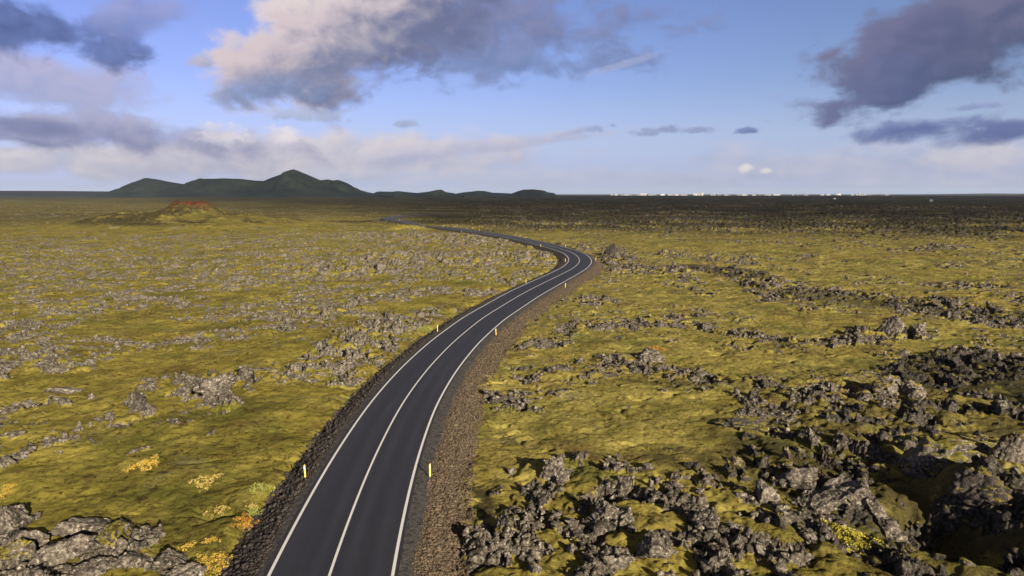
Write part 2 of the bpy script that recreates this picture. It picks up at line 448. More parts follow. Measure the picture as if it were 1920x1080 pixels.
def terrain(x, y):
    x = np.asarray(x, np.float64)
    y = np.asarray(y, np.float64)
    r = np.hypot(x, y)
    rd = road_dist(x, y)
    ard = np.abs(rd)
    near = sstep(700, 250, r)
    z = -0.95 + 0.75 * fbm(x, y, 55, 3, 11) + 0.35 * fbm(x, y, 17, 2, 21)
    z = z + sstep(300, 900, r) * 1.8 * fbm(x, y, 240, 4, 31) - sstep(250, 800, r) * 0.4
    z = z + sstep(1500, 6000, r) * 6 * fbm(x, y, 1900, 3, 33)
    # rock amount
    wx = x + 2.2 * fbm(x, y, 9, 2, 41) + 0.6 * perlin(x / 2.1, y / 2.1, 43)
    wy = y + 2.2 * fbm(x, y, 9, 2, 45) + 0.6 * perlin(x / 2.1, y / 2.1, 47)
    left = x < np.interp(y, RY[::20], RX[::20])
    B = np.where(left, -0.11, -0.17) + np.where(left, 0.225 * sstep(78, 120, y) * sstep(470, 340, y), 0.10 * sstep(70, 140, y))
    B = np.where(r > 380, np.where(x > -0.05 * y, 0.10, -0.10), B).astype(F32)
    B = B - 0.12 * sstep(75, 45, r)
    amp = np.full(x.shape, 0.50, F32)
    amp = amp + 0.22 * sstep(110, 200, r) + np.where(left, 0.3, 1.3) * sstep(310, 480, r) + 0.8 * sstep(500, 1500, r)
    for pts, w, a in SMO:
        f, i = seg_field(wx, wy, pts, w)
        B[i] -= a * f[i]
    zs = np.zeros(x.shape, F32)
    for pts, w, a, ha in ZON:
        f, i = seg_field(wx, wy, pts, w)
        zs[i] = np.maximum(zs[i], a * f[i])
        amp[i] = np.maximum(amp[i], ha * f[i] * 0.60 + 0.12)
    B = B + zs
    n = fbm(x * 0.85, y * 1.1, 10, 5, 51, 0.66)
    # long connected crests of broken crust
    band = 0.10 - np.abs(fbm(wx * 0.8, wy * 1.25, 30, 3, 55, .5))
    n = 0.85 * n + 1.1 * np.clip(band, -.12, .10) * np.where(zs > 0.2, 0.3, 1.0)
    M = sstep(0.0, 0.15, n + B)
    M = M * sstep(6.0, 8.5, np.where(rd > 0, ard, ard + 0.3))
    far = sstep(350, 900, r)
    # moss hummocks
    hum = (0.75 * np.abs(fbm(x, y, 8.5, 3, 60)) + 0.22 * np.abs(fbm(x, y, 2.4, 2, 61))) * near + (0.055 * np.abs(perlin(x / 1.0, y / 1.0, 62)) + 0.05 * fbm(x, y, 0.5, 2, 63)) * sstep(170, 70, r)
    z = z + hum
    cr = np.abs(fbm(x, y * 1.5, 13, 3, 65))
    crack = (1 - sstep(0.0, 0.045, cr)) * sstep(0.0, 0.25, fbm(x, y, 20, 2, 68) + 0.1) * (1 - M) * sstep(150, 60, r)
    z = z - 0.34 * crack * sstep(-0.05, 0.1, perlin(x / 6, y / 6, 69))
    z = z + M * 0.20 * amp
    rock = np.zeros(x.shape, F32)
    i = np.nonzero((M > 0.01) & (r < 1500))[0]
    if len(i):
        xi, yi, mi, ai, ri = x[i], y[i], M[i], amp[i], r[i]
        qx = xi + 0.45 * fbm(xi, yi, 1.5, 4, 71, .6)
        qy = yi + 0.45 * fbm(xi, yi, 1.5, 4, 73, .6)
        b = np.zeros(len(i), F32)
        lod = [(3.3, .70, 81), (1.25, .30, 87), (0.45, .10, 93)]
        for lam, hh, sd in lod:
            j = np.nonzero(ri < 120)[0] if lam < .6 else np.arange(len(i))
            # wider blocks far out, where the mesh cells are wider too
            for lo, hi, kf in ((0, 150, 1.0), (150, 420, 1.5), (420, 1600, 3.5)):
                q = j[(ri[j] >= lo) & (ri[j] < hi)]
                if not len(q):
                    continue
                f1, f2, a1, a2, a3, dx, dy = worley(qx[q], qy[q], lam * kf, sd)
                gap = 1 - sstep(0.0, 0.13, f2 - f1)
                tilt = ((a2 - .5) * dx + (a3 - .5) * dy) / (lam * kf) * 2.6
                b[q] += hh * ((a1 ** 1.5) * 0.62 - 0.22 + tilt * 1.25 - 0.35 * gap)
        spike = np.maximum(perlin(xi / 0.8, yi / 0.8, 95), 0) * np.maximum(perlin(xi / 3.1, yi / 3.1, 96) + .2, 0)
        b += 0.22 * spike * sstep(220, 120, ri)
        b += 0.55 * (0.38 - np.abs(fbm(xi, yi, 3.0, 4, 94, .55)) * 2.2)
        jag = 0.30 - 2.0 * np.abs(fbm(qx, qy, 1.25, 5, 97, .62))
        b += np.where((xi > 0) & (ri < 85), 0.26, 0.40) * jag * sstep(260, 120, ri) + 0.30 * fbm(xi, yi, 0.5, 3, 98, .6) * sstep(130, 60, ri)
        b += 0.20 * (0.32 - 2.0 * np.abs(fbm(qx, qy, 0.75, 4, 102, .62))) * sstep(150, 80, ri)
        hole = sstep(0.12, 0.30, fbm(xi, yi, 1.9, 3, 100, .6))
        b -= 0.85 * hole
        mm = sstep(0.05, 0.7, mi)
        patch = fbm(xi, yi, 3.2, 4, 99, .55) + 0.10 * (1 - mi) / 1.0
        pth = np.where((xi > 0) & (ri < 80), -0.08, 0.06)
        pil = sstep(pth, pth + 0.09, patch)                     # moss pillows among the rocks
        dome = -0.10 + 0.9 * np.minimum(patch, .5) + 0.25 * np.abs(fbm(xi, yi, 1.6, 2, 101))
        b2 = b * (1 - pil) + pil * dome
        z[i] += mm * ai * b2
        rock[i] = sstep(0.30, 0.55, mi * 0.95 - 0.25 * fbm(xi, yi, 1.5, 3, 98) + 0.15 * b) * (1 - pil)
    # small stones showing through the moss all over
    sp = sstep(0.20, 0.34, fbm(x, y, 2.4, 4, 131, .62) + 0.45 * fbm(x, y, 16, 3, 133) + 0.45 * np.clip(B, -.6, .06) + np.where(left, 0, 0.05))
    sp = sp * (1 - M) * sstep(6.5, 8.5, ard) * sstep(520, 380, r)
    z = z + sp * (0.10 + 0.42 * np.abs(fbm(x, y, 0.9, 3, 135, .6)))
    rock = np.maximum(rock, sp * 0.9)
    # bare dark ground
    dark = np.zeros(x.shape, F32)
    for pts, w, a in [([(1760, 700), (1850, 670), (1960, 720)], 10, .9), ([(1690, 940), (1800, 970), (1960, 1000)], 8, .7), ([(1720, 1040), (1960, 1060)], 5, .6), ([(1560, 900), (1620, 880)], 3, .7), ([(1280, 850), (1430, 880)], 3, .6),
                      ([(1640, 790), (1960, 780)], 10, .55), ([(1300, 495), (1420, 515)], 8, .8), ([(1130, 478), (1170, 480)], 8, .7),
                      ([(850, 950), (900, 880)], 2.0, .9), ([(1010, 452), (1060, 464)], 6, .9), ([(1500, 548), (1940, 590)], 9, .6),
                      ([(1430, 830), (1500, 880)], 5, .7), ([(1200, 700), (1480, 716)], 3, .5)]:
        f, i2 = seg_field(wx, wy, pts, w)
        dark[i2] = np.maximum(dark[i2], a * f[i2])
    dk = sstep(320, 430, r) * sstep(0.12, 0.30, x / np.maximum(y, 1) + 0.35 + 0.3 * perlin(x / 160, y / 50, 103)) * sstep(-0.40, 0.15, fbm(x, y, 60, 4, 105) + 0.05)
    dark = np.maximum(dark, dk * 0.9)
    # hollow and an added rise, unseen beyond the right edge, to shade it
    d = np.hypot((x - HOLLOW[0]) / 6.5, (y - HOLLOW[1]) / 4.2)
    z = z - 2.0 * (1 - sstep(0.25, 1.15, d + 0.35 * fbm(x, y, 4, 4, 151, .6)))
    d = np.hypot((x - SHADE_RISE[0]) / 3.6, (y - SHADE_RISE[1]) / 8.0)
    z = z + 3.0 * (1 - sstep(0.2, 1.1, d))
    # crest hiding a stretch of road, and the road bed
    d = np.hypot((x - MOUND[0] + 6) / 17, (y - MOUND[1] + 13) / 13)
    z = z + 2.3 * (1 - sstep(0.2, 1.0, d))
    ar2 = ard + np.clip(2.4 * fbm(x, y, 4, 5, 141, .62) + 0.6, -.5, 2.2) + np.where(rd > 0, 1.95, 1.2)
    bed = sstep(9.6, 6.0, ar2)
    z = z * (1 - bed) + bed * (-1.75 + dip(y))
    lim = np.where(ard < 20, 0.05 + (ard - 6) * 0.16, 50)
    z = np.where(r > 150, np.minimum(z, np.maximum(lim, -1.75)), z)
    heath = sstep(0.05, 0.5, far * (0.75 + 0.7 * fbm(x, y, 300, 4, 111)))
    # the red cone and its moss covered flanks
    dx, dy = x - CONE[0], y - CONE[1]
    e = 14 * fbm(x, y, 60, 3, 121)
    rc = np.hypot(dx, dy * 0.9) + e * 0.5
    rug = 0.30 * fbm(x, y, 10, 4, 126, .62)
    cone = 8.2 * (1 - sstep(6, 30, rc)) - 1.0 * (1 - sstep(0, 9, rc))
    cone = cone * (1 + rug)
    sh = 6.4 * (1 - sstep(14, 82, np.hypot(dx * np.where(dx > 0, .78, .85), dy * .8) + e * 0.7))
    sh += 3.6 * np.exp(-((dx + 42) ** 2 / 420 + (dy + 14) ** 2 / 420)) - 2.4 * np.exp(-((dx + 22) ** 2 / 60 + (dy + 12) ** 2 / 500))
    sh += 2.6 * np.exp(-((dx + 4) ** 2 / 240 + (dy + 42) ** 2 / 400))
    sh = np.maximum(sh, 0) * (1 + rug * 1.3)
    z = z + np.maximum(cone, 0) + sh
    cin = (1 - sstep(8, 20, rc + 7 * fbm(x, y, 14, 3, 127)))
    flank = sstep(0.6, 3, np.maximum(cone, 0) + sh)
    dark = np.maximum(dark, flank * sstep(-0.05, 0.2, fbm(x, y, 22, 4, 129, .6) + 0.34 - 0.42 * sstep(0, 40, dx + 2)) * 0.85)  # dark brown patches; the left flank's shade is put into the colour
    z = np.where(r > 8000, np.minimum(z, 2.0), z)
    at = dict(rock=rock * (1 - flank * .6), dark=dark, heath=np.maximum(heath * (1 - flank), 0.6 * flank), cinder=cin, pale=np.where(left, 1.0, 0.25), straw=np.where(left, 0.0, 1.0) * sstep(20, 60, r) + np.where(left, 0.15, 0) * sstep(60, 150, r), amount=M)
    return z, at


# ------------------------------------------------------------------ object helpers
def link(name, me, mat=None, parent=None):
    o = bpy.data.objects.new(name, me)
    COL.objects.link(o)
    if mat is not None and me is not None and not me.materials:
        me.materials.append(mat)
    if parent is not None:
        o.parent = parent
    return o


def mesh(name, v, f, smooth=False):
    me = bpy.data.meshes.new(name)
    me.from_pydata([tuple(map(float, p)) for p in v], [], [tuple(map(int, q)) for q in f])
    if smooth:
        me.polygons.foreach_set('use_smooth', np.ones(len(me.polygons), bool))
    me.update()
    return me


def npmesh(name, v, f, smooth=False):
    """v (n,3), f (m,k) numpy"""
    me = bpy.data.meshes.new(name)
    n, (m, kk) = len(v), f.shape
    me.vertices.add(n)
    me.vertices.foreach_set('co', np.ascontiguousarray(v, F32).ravel())
    me.loops.add(m * kk)
    me.polygons.add(m)
    me.loops.foreach_set('vertex_index', np.ascontiguousarray(f, np.int32).ravel())
    me.polygons.foreach_set('loop_start', np.arange(0, m * kk, kk, dtype=np.int32))
    if smooth:
        me.polygons.foreach_set('use_smooth', np.ones(m, bool))
    me.update(calc_edges=True)
    return me


def set_attr(me, name, a):
    at = me.attributes.new(name, 'FLOAT', 'POINT')
    at.data.foreach_set('value', np.ascontiguousarray(a, F32))


def tag(o, label, cat, group=None):
    o['label'] = label
    o['category'] = cat
    if group:
        o['group'] = group
    return o


def structure(o, kind='structure'):
    o['kind'] = kind
    return o


def empty(name, loc, rz=0.0):
    o = bpy.data.objects.new(name, None)
    o.empty_display_size = 0.3
    COL.objects.link(o)
    o.location = loc
    o.rotation_euler = (0, 0, rz)
    return o


# ------------------------------------------------------------------ materials
def new_mat(name):
    m = bpy.data.materials.new(name)
    m.use_nodes = True
    k = NT(m.node_tree)
    b = k.n['Principled BSDF']
    b.inputs['Specular IOR Level'].default_value = 0.15
    b.inputs['Roughness'].default_value = 0.95
    return m, k, b


def simple(name, col, rough=0.9, var=0.15, scale=4.0, bump=0.0):
    m, k, b = new_mat(name)
    g = k.n.new('ShaderNodeNewGeometry')
    n = k.noise(g.outputs['Position'], scale, 5, 0.6)
    c = k.mix(n, tuple(q * (1 - var) for q in col), tuple(min(1, q * (1 + var)) for q in col))
    k.l.new(c, b.inputs['Base Color'])
    b.inputs['Roughness'].default_value = rough
    if bump:
        bp = k.n.new('ShaderNodeBump')
        bp.inputs['Distance'].default_value = bump
        k.l.new(n, bp.inputs['Height'])
        k.l.new(bp.outputs[0], b.inputs['Normal'])
    return m


def rock_color(k, pos, dark=None, pale=None):
    n1 = k.noise(pos, 0.8, 6, 0.65)
    n2 = k.noise(pos, 4.5, 9, 0.80)
    n3 = k.noise(pos, 1.9, 7, 0.72)
    c = k.mix(k.mr(n1, 0.35, 0.65), (0.085, 0.068, 0.050), (0.200, 0.165, 0.125))
    c = k.mix(k.mr(n3, 0.50, 0.60, 0, 0.85), c, (0.030, 0.024, 0.020))
    c = k.mix(k.mr(n2, 0.50, 0.40, 0, 0.80), c, (0.022, 0.018, 0.015))
    c = k.mix(k.mr(n2, 0.535, 0.60, 0, 0.9), c, (0.43, 0.385, 0.295))
    if dark is not None:
        c = k.mix(k.m('MULTIPLY', dark, 0.88), c, (0.019, 0.017, 0.016))
    if pale is None:
        return c
    return k.mix(k.m('MULTIPLY', pale, 0.5), c, k.mix(k.mr(n2, 0.40, 0.60), (0.075, 0.060, 0.044), (0.45, 0.395, 0.29)))


def moss_color(k, pos):
    big = k.noise(pos, 0.035, 4, 0.6)
    mid = k.noise(pos, 0.30, 6, 0.66)
    fine = k.noise(pos, 2.0, 6, 0.72)
    c = k.mix(k.mr(mid, 0.30, 0.70), (0.185, 0.155, 0.026), (0.325, 0.265, 0.056))
    c = k.mix(k.mr(big, 0.46, 0.66, 0, 0.40), c, (0.31, 0.225, 0.045))
    c = k.mix(k.mr(k.noise(pos, 0.06, 6, 0.7), 0.50, 0.62, 0, 0.75), c, (0.115, 0.118, 0.022))
    c = k.mix(k.mr(k.noise(pos, 0.45, 6, 0.7), 0.56, 0.70, 0, 0.5), c, (0.36, 0.31, 0.085))
    c = k.mix(k.mr(k.noise(pos, 0.11, 6, 0.7), 0.53, 0.66, 0, 0.75), c, (0.120, 0.078, 0.024))
    c = k.mix(k.mr(k.noise(pos, 0.9, 6, 0.7), 0.52, 0.64, 0, 0.65), c, (0.100, 0.068, 0.020))
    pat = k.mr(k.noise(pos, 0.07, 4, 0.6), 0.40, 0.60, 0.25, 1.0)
    c = k.mix(k.m('MULTIPLY', pat, k.mr(k.noise(pos, 1.25, 7, 0.75), 0.54, 0.62, 0, 0.95)), c, (0.055, 0.040, 0.014))  # dark specks paint in the small shadows of moss tufts
    c = k.mix(k.mr(k.noise(pos, 0.17, 6, 0.72), 0.56, 0.68, 0, 0.6), c, (0.150, 0.140, 0.070))
    c = k.mix(k.mr(fine, 0.47, 0.36, 0, 0.9), c, (0.050, 0.035, 0.010))
    c = k.mix(k.mr(fine, 0.60, 0.74, 0, 0.4), c, (0.40, 0.31, 0.075))
    return c


def build_ground_mat():
    m, k, b = new_mat('moss_and_lava')
    geo = k.n.new('ShaderNodeNewGeometry')
    pos = geo.outputs['Position']
    nz = k.sep(geo.outputs['Normal'])[2]
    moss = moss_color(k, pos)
    moss = k.mix(k.attr('straw'), moss, k.mix(1.0, moss, (1.17, 1.17, 1.45), 'MULTIPLY'))
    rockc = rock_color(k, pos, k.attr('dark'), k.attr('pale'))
    heath = k.mix(k.mr(k.noise(pos, 0.012, 6, 0.65), 0.38, 0.62), (0.075, 0.064, 0.026), (0.155, 0.125, 0.034))
    heath = k.mix(k.mr(k.noise(pos, 0.09, 6, 0.7), 0.50, 0.62, 0, 0.8), heath, (0.045, 0.038, 0.020))
    mossd = k.mix(k.m('MULTIPLY', k.attr('heath'), 0.8), moss, heath)
    dn = k.m('MAXIMUM', k.mr(k.noise(pos, 0.5, 6, 0.72), 0.38, 0.50), k.m('MULTIPLY', k.attr('heath'), 0.8))
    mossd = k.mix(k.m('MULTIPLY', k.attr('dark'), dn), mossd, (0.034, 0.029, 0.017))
    fine = k.noise(pos, 1.6, 4, 0.65)
    f = k.m('ADD', k.attr('rock'), k.m('MULTIPLY', k.m('SUBTRACT', fine, 0.5), 0.9))
    f = k.m('ADD', f, k.m('MULTIPLY', k.m('SUBTRACT', 0.80, nz), 0.8))
    f = k.mr(f, 0.38, 0.56)
    c = k.mix(f, mossd, rockc)
    red = k.mix(k.noise(pos, 0.15, 5, 0.6), (0.050, 0.019, 0.010), (0.150, 0.047, 0.022))
    c = k.mix(k.attr('cinder'), c, red)
    k.l.new(c, b.inputs['Base Color'])
    b.inputs['Specular IOR Level'].default_value = 0.05
    h = k.m('ADD', k.m('MULTIPLY', k.noise(pos, 2.6, 7, 0.75), 0.42), k.m('MULTIPLY', k.noise(pos, 0.7, 4, 0.6), 0.30))
    bp = k.n.new('ShaderNodeBump')
    k.l.new(k.m('MAXIMUM', k.mr(k.noise(pos, 0.07, 4, 0.6), 0.40, 0.60, 0.55, 1.0), f), bp.inputs['Strength'])
    bp.inputs['Distance'].default_value = 1.0
    k.l.new(h, bp.inputs['Height'])
    k.l.new(bp.outputs[0], b.inputs['Normal'])
    return m


def build_rock_mat(name='lava_rock', moss=0.0, dark=0.0):
    m, k, b = new_mat(name)
    geo = k.n.new('ShaderNodeNewGeometry')
    pos = geo.outputs['Position']
    nz = k.sep(geo.outputs['Normal'])[2]
    c = rock_color(k, pos, dark if dark else None)
    if moss:
        f = k.m('ADD', k.mr(nz, 0.35, 0.95, 0, 0.55), k.m('MULTIPLY', k.m('SUBTRACT', k.noise(pos, 0.9, 5, 0.62), 0.5), 1.5))
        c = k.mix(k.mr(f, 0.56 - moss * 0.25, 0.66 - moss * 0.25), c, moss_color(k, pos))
    k.l.new(c, b.inputs['Base Color'])
    h = k.m('ADD', k.m('MULTIPLY', k.noise(pos, 4.0, 6, 0.72), 0.14), k.m('MULTIPLY', k.vor(pos, 2.4), 0.06))
    bp = k.n.new('ShaderNodeBump')
    bp.inputs['Strength'].default_value = 0.9
    bp.inputs['Distance'].default_value = 1.0
    k.l.new(h, bp.inputs['Height'])
    k.l.new(bp.outputs[0], b.inputs['Normal'])
    return m


M_GROUND = build_ground_mat()
M_ROCK = build_rock_mat('lichen_lava_rock', 0.0)
M_ROCKM = build_rock_mat('mossy_lava_rock', 0.75)
M_ROCKD = build_rock_mat('dark_lava_rock', 0.35, 0.75)

# ------------------------------------------------------------------ the lava field
NC = 1180
th = np.r_[np.linspace(-math.pi, -R(43), 60)[:-1], np.linspace(-R(43), R(43), NC), np.linspace(R(43), math.pi, 60)[1:-1]]
rr = [0.5, 4, 8, 12, 16, 20, 24]
r_ = 27.0
while r_ < 2600:
    rr.append(r_)
    r_ += max(0.10, r_ * 0.0029)
while r_ < 45000:
    rr.append(r_)
    r_ *= 1.035
rr = np.array(rr)
TH, RR = np.meshgrid(th, rr)
gx, gy = (np.sin(TH) * RR).ravel(), (np.cos(TH) * RR).ravel()
gz, gat = terrain(gx, gy)
nr, nc = RR.shape
ii = np.arange(nr * nc).reshape(nr, nc)
q = np.stack([ii[:-1, :], np.roll(ii, -1, 1)[:-1, :], np.roll(ii, -1, 1)[1:, :], ii[1:, :]], -1).reshape(-1, 4)
me = npmesh('lava_field', np.stack([gx, gy, gz], -1), q, True)
for nm in ('rock', 'dark', 'heath', 'cinder', 'straw', 'pale'):
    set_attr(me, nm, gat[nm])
structure(link('ground', me, M_GROUND))
HAZE_BASE = float(gz.min()) - 1.0
del gx, gy, gz, gat, q, TH, RR, ii


# ------------------------------------------------------------------ road
def strip(name, offs, zs, mat, i0=0, i1=None, step=2, cross=True):
    """offs: list of arrays (offset along the right-hand normal)"""
    sl = slice(i0, i1, step)
    vs = []
    for o_, z_ in zip(offs, zs):
        o_ = np.broadcast_to(o_, RX.shape)[sl]
        z_ = (np.broadcast_to(z_, RX.shape) + RZ)[sl]
        vs.append(np.stack([RX[sl] + NX[sl] * o_, RY[sl] + NY[sl] * o_, z_], -1))
    V = np.stack(vs, 1)
    n, k_ = V.shape[:2]
    ix = np.arange(n * k_).reshape(n, k_)
    f = np.stack([ix[:-1, :-1], ix[:-1, 1:], ix[1:, 1:], ix[1:, :-1]], -1).reshape(-1, 4)
    m_ = npmesh(name, V.reshape(-1, 3), f, True)
    if cross:
        oo = np.stack([np.broadcast_to(o_, RX.shape)[sl] for o_ in offs], 1)
        set_attr(m_, 'across', oo.ravel())
    return m_


def crown(o):
    return 0.05 - np.abs(o) * 0.018


def build_asphalt():
    m, k, b = new_mat('asphalt')
    geo = k.n.new('ShaderNodeNewGeometry')
    pos = geo.outputs['Position']
    a = k.attr('across')
    n = k.noise(pos, 1.1, 5, 0.6)
    c = k.mix(n, (0.019, 0.019, 0.0245), (0.026, 0.026, 0.033))
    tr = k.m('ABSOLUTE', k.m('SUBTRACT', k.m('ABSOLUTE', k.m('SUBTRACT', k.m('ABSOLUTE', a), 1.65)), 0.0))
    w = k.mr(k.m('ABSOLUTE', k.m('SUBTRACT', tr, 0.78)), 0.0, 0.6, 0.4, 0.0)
    c = k.mix(w, c, (0.035, 0.036, 0.049))  # worn wheel tracks, their bluish sheen put into the colour
    c = k.mix(k.mr(k.m('ABSOLUTE', a), 3.25, 3.5, 0, 0.5), c, (0.019, 0.018, 0.018))
    c = k.mix(k.mr(k.noise(pos, 0.25, 4, 0.6), 0.55, 0.75, 0, 0.3), c, (0.042, 0.040, 0.042))
    g = k.m('MULTIPLY', k.mr(k.m('ABSOLUTE', a), 2.5, 3.7), k.mr(k.noise(pos, 1.6, 6, 0.7), 0.45, 0.65))
    c = k.mix(k.m('MULTIPLY', g, 0.55), c, (0.060, 0.050, 0.042))
    st = k.noise(k.comb(k.m('MULTIPLY', a, 1.5), k.m('MULTIPLY', k.sep(pos)[1], 0.06), 0.0), 1.0, 5, 0.65)
    c = k.mix(k.mr(st, 0.45, 0.7, 0, 0.45), c, (0.044, 0.043, 0.050))
    c = k.mix(k.mr(k.noise(pos, 45, 2, 0.6), 0.35, 0.7), k.mix(1.0, c, (0.72, 0.72, 0.72), 'MULTIPLY'), k.mix(1.0, c, (1.35, 1.35, 1.35), 'MULTIPLY'))
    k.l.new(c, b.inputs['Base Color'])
    b.inputs['Roughness'].default_value = 0.72
    b.inputs['Specular IOR Level'].default_value = 0.35
    bp = k.n.new('ShaderNodeBump')
    bp.inputs['Strength'].default_value = 0.5
    bp.inputs['Distance'].default_value = 0.02
    k.l.new(k.noise(pos, 30, 3, 0.6), bp.inputs['Height'])
    k.l.new(bp.outputs[0], b.inputs['Normal'])
    return m


def build_paint():
    m, k, b = new_mat('road_paint')
    geo = k.n.new('ShaderNodeNewGeometry')
    pos = geo.outputs['Position']
    n = k.noise(pos, 9, 6, 0.75)
    c = k.mix(k.mr(n, 0.54, 0.70, 0, 0.75), (0.66, 0.64, 0.61), (0.14, 0.155, 0.15))
    k.l.new(c, b.inputs['Base Color'])
    b.inputs['Roughness'].default_value = 0.7
    return m


def build_gravel(name, c1, c2, c3, sc):
    m, k, b = new_mat(name)
    geo = k.n.new('ShaderNodeNewGeometry')
    pos = geo.outputs['Position']
    n = k.noise(pos, 0.8, 5, 0.6)
    v = k.n.new('ShaderNodeTexVoronoi')
    k.l.new(pos, v.inputs['Vector'])
    v.inputs['Scale'].default_value = sc
    g = k.sep(v.outputs['Color'])[0]
    c = k.mix(g, c1, c2)
    c = k.mix(k.mr(n, 0.5, 0.7, 0, 0.6), c, c3)
    n2 = k.noise(pos, 2.4, 7, 0.75)
    c = k.mix(k.mr(n2, 0.52, 0.40, 0, 0.75), c, tuple(q * 0.5 for q in c1))
    c = k.mix(k.mr(n2, 0.56, 0.66, 0, 0.5), c, tuple(q * 1.5 for q in c2))
    k.l.new(c, b.inputs['Base Color'])
    bp = k.n.new('ShaderNodeBump')
    bp.inputs['Strength'].default_value = 1.0
    bp.inputs['Distance'].default_value = 0.25 / sc
    bp.invert = True
    k.l.new(v.outputs['Distance'], bp.inputs['Height'])
    k.l.new(bp.outputs[0], b.inputs['Normal'])
    return m


M_ASPH = build_asphalt()
M_PAINT = build_paint()
M_SHOULD = build_gravel('shoulder_gravel', (0.045, 0.040, 0.036), (0.11, 0.10, 0.09), (0.075, 0.066, 0.058), 14)
M_BANK = build_gravel('embankment_rubble', (0.040, 0.033, 0.023), (0.120, 0.098, 0.066), (0.078, 0.064, 0.044), 5)
EL, ER = LOFF + 0.32, ROFF + 0.28                 # edges of the asphalt
wob = 0.12 * np.interp(np.arange(len(RX)), np.arange(0, len(RX), 5), rng.normal(0, 1, len(np.arange(0, len(RX), 5))))
fr = np.linspace(-1, 1, 29)
offs = [np.where(f_ < 0, f_ * EL, f_ * ER) for f_ in fr]
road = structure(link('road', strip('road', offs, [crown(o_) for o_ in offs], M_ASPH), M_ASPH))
LW = 0.085


def line(off, hw):
    o2 = [off - hw, off, off + hw]
    return strip('road_line', o2, [crown(o_) + 0.006 for o_ in o2], M_PAINT, cross=False)


structure(link('edge_line', line(-LOFF, LW), M_PAINT, road))
structure(link('edge_line', line(ROFF, LW), M_PAINT, road))
structure(link('centre_line', line(np.zeros(len(RX)), 0.072), M_PAINT, road))
# gravel shoulders and rubble slopes
SR = ER + np.interp(RY, [30, 60, 100, 200], [1.05, 1.1, 0.9, 0.8]) + wob
SL = EL + 0.55 + 0.5 * wob
structure(link('gravel_shoulder', strip('gravel_shoulder', [ER - 0.05, ER + 0.4, SR], [crown(ER) - 0.012, -0.05, -0.14], M_SHOULD), M_SHOULD))
structure(link('gravel_shoulder', strip('gravel_shoulder', [-SL, -EL - 0.3, -EL + 0.05], [-0.12, -0.04, crown(EL) - 0.012], M_SHOULD), M_SHOULD))
BR, BL = SR + 4.2, SL + 3.6
ZB = -1.75
structure(link('road_embankment', strip('road_embankment', [SR - 0.06, SR + 1.4, SR + 2.8, BR], [-0.135, -0.6, -1.1, ZB], M_BANK), M_BANK))
structure(link('road_embankment', strip('road_embankment', [-BL, -SL - 2.4, -SL - 1.2, -SL + 0.06], [ZB, -1.2, -0.62, -0.115], M_BANK), M_BANK))


# ------------------------------------------------------------------ stones
def ico(level):
    import bmesh
    bm = bmesh.new()
    bmesh.ops.create_icosphere(bm, subdivisions=level, radius=1)
    v = np.array([p.co[:] for p in bm.verts], F32)
    bm.verts.index_update()
    f = np.array([[p.index for p in fc.verts] for fc in bm.faces], np.int32)
    bm.free()
    return v, f


def cut_stone(v, seed, planes=11, lo=0.55, hi=0.9, rough=0.0):
    r = np.random.default_rng(seed)
    v = v.copy()
    for _ in range(planes):
        n = r.normal(size=3)
        n /= np.linalg.norm(n)
        d = r.uniform(lo, hi)
        s = v @ n - d
        v = v - np.outer(np.maximum(s, 0), n)
    if rough:
        out = []
        for p in v:
            q1 = Vector(p) * 2.2 + Vector((seed * 3.1, 0, 0))
            q2 = Vector(p) * 6.0 + Vector((0, seed * 1.7, 0))
            out.append(p * (1 + rough * (mnoise.noise(q1) + 0.45 * abs(mnoise.noise(q2)) - 0.1)))
        v = np.array(out, F32)
    return v.astype(F32)


def rand_rot(n, r, tilt=1.0):
    a = r.uniform(0, 2 * math.pi, n)
    b_ = r.normal(0, tilt * 0.6, n)
    c_ = r.normal(0, tilt * 0.6, n)
    ca, sa, cb, sb, cc, sc_ = np.cos(a), np.sin(a), np.cos(b_), np.sin(b_), np.cos(c_), np.sin(c_)
    Z = np.zeros(n)
    O = np.ones(n)
    Rz = np.stack([ca, -sa, Z, sa, ca, Z, Z, Z, O], -1).reshape(n, 3, 3)
    Rx = np.stack([O, Z, Z, Z, cb, -sb, Z, sb, cb], -1).reshape(n, 3, 3)
    Ry = np.stack([cc, Z, sc_, Z, O, Z, -sc_, Z, cc], -1).reshape(n, 3, 3)
    return Rz @ Rx @ Ry


def scatter(name, px, py, pz, size, templ, r, mat, flat=(1, 1, 1), tilt=1.0):
    vs, fs, off = [], [], 0
    n = len(px)
    pick = r.integers(0, len(templ), n)
    rot = rand_rot(n, r, tilt)
    for t, (tv, tf) in enumerate(templ):
        i = np.nonzero(pick == t)[0]
        if not len(i):
            continue
        s = size[i][:, None] * r.uniform(0.7, 1.35, (len(i), 3)) * np.array(flat)
        vv = np.einsum('nij,nvj->nvi', rot[i], tv[None] * s[:, None, :]) + np.stack([px[i], py[i], pz[i]], -1)[:, None, :]
        ff = tf[None] + (np.arange(len(i)) * len(tv))[:, None, None] + off
        vs.append(vv.reshape(-1, 3))
        fs.append(ff.reshape(-1, 3))
        off += len(i) * len(tv)
    return structure(link(name, npmesh(name, np.concatenate(vs), np.concatenate(fs)), mat), 'stuff')


i1 = ico(1)
i2 = ico(2)
T1 = [(cut_stone(i1[0], 100 + s, 8, .5, .85), i1[1]) for s in range(8)]
T2 = [(cut_stone(i2[0] * np.array([1, .55 + .1 * (s % 4), .45 + .12 * (s % 5)], F32), 200 + s, 9, .22, .5, 0.06), i2[1]) for s in range(12)]


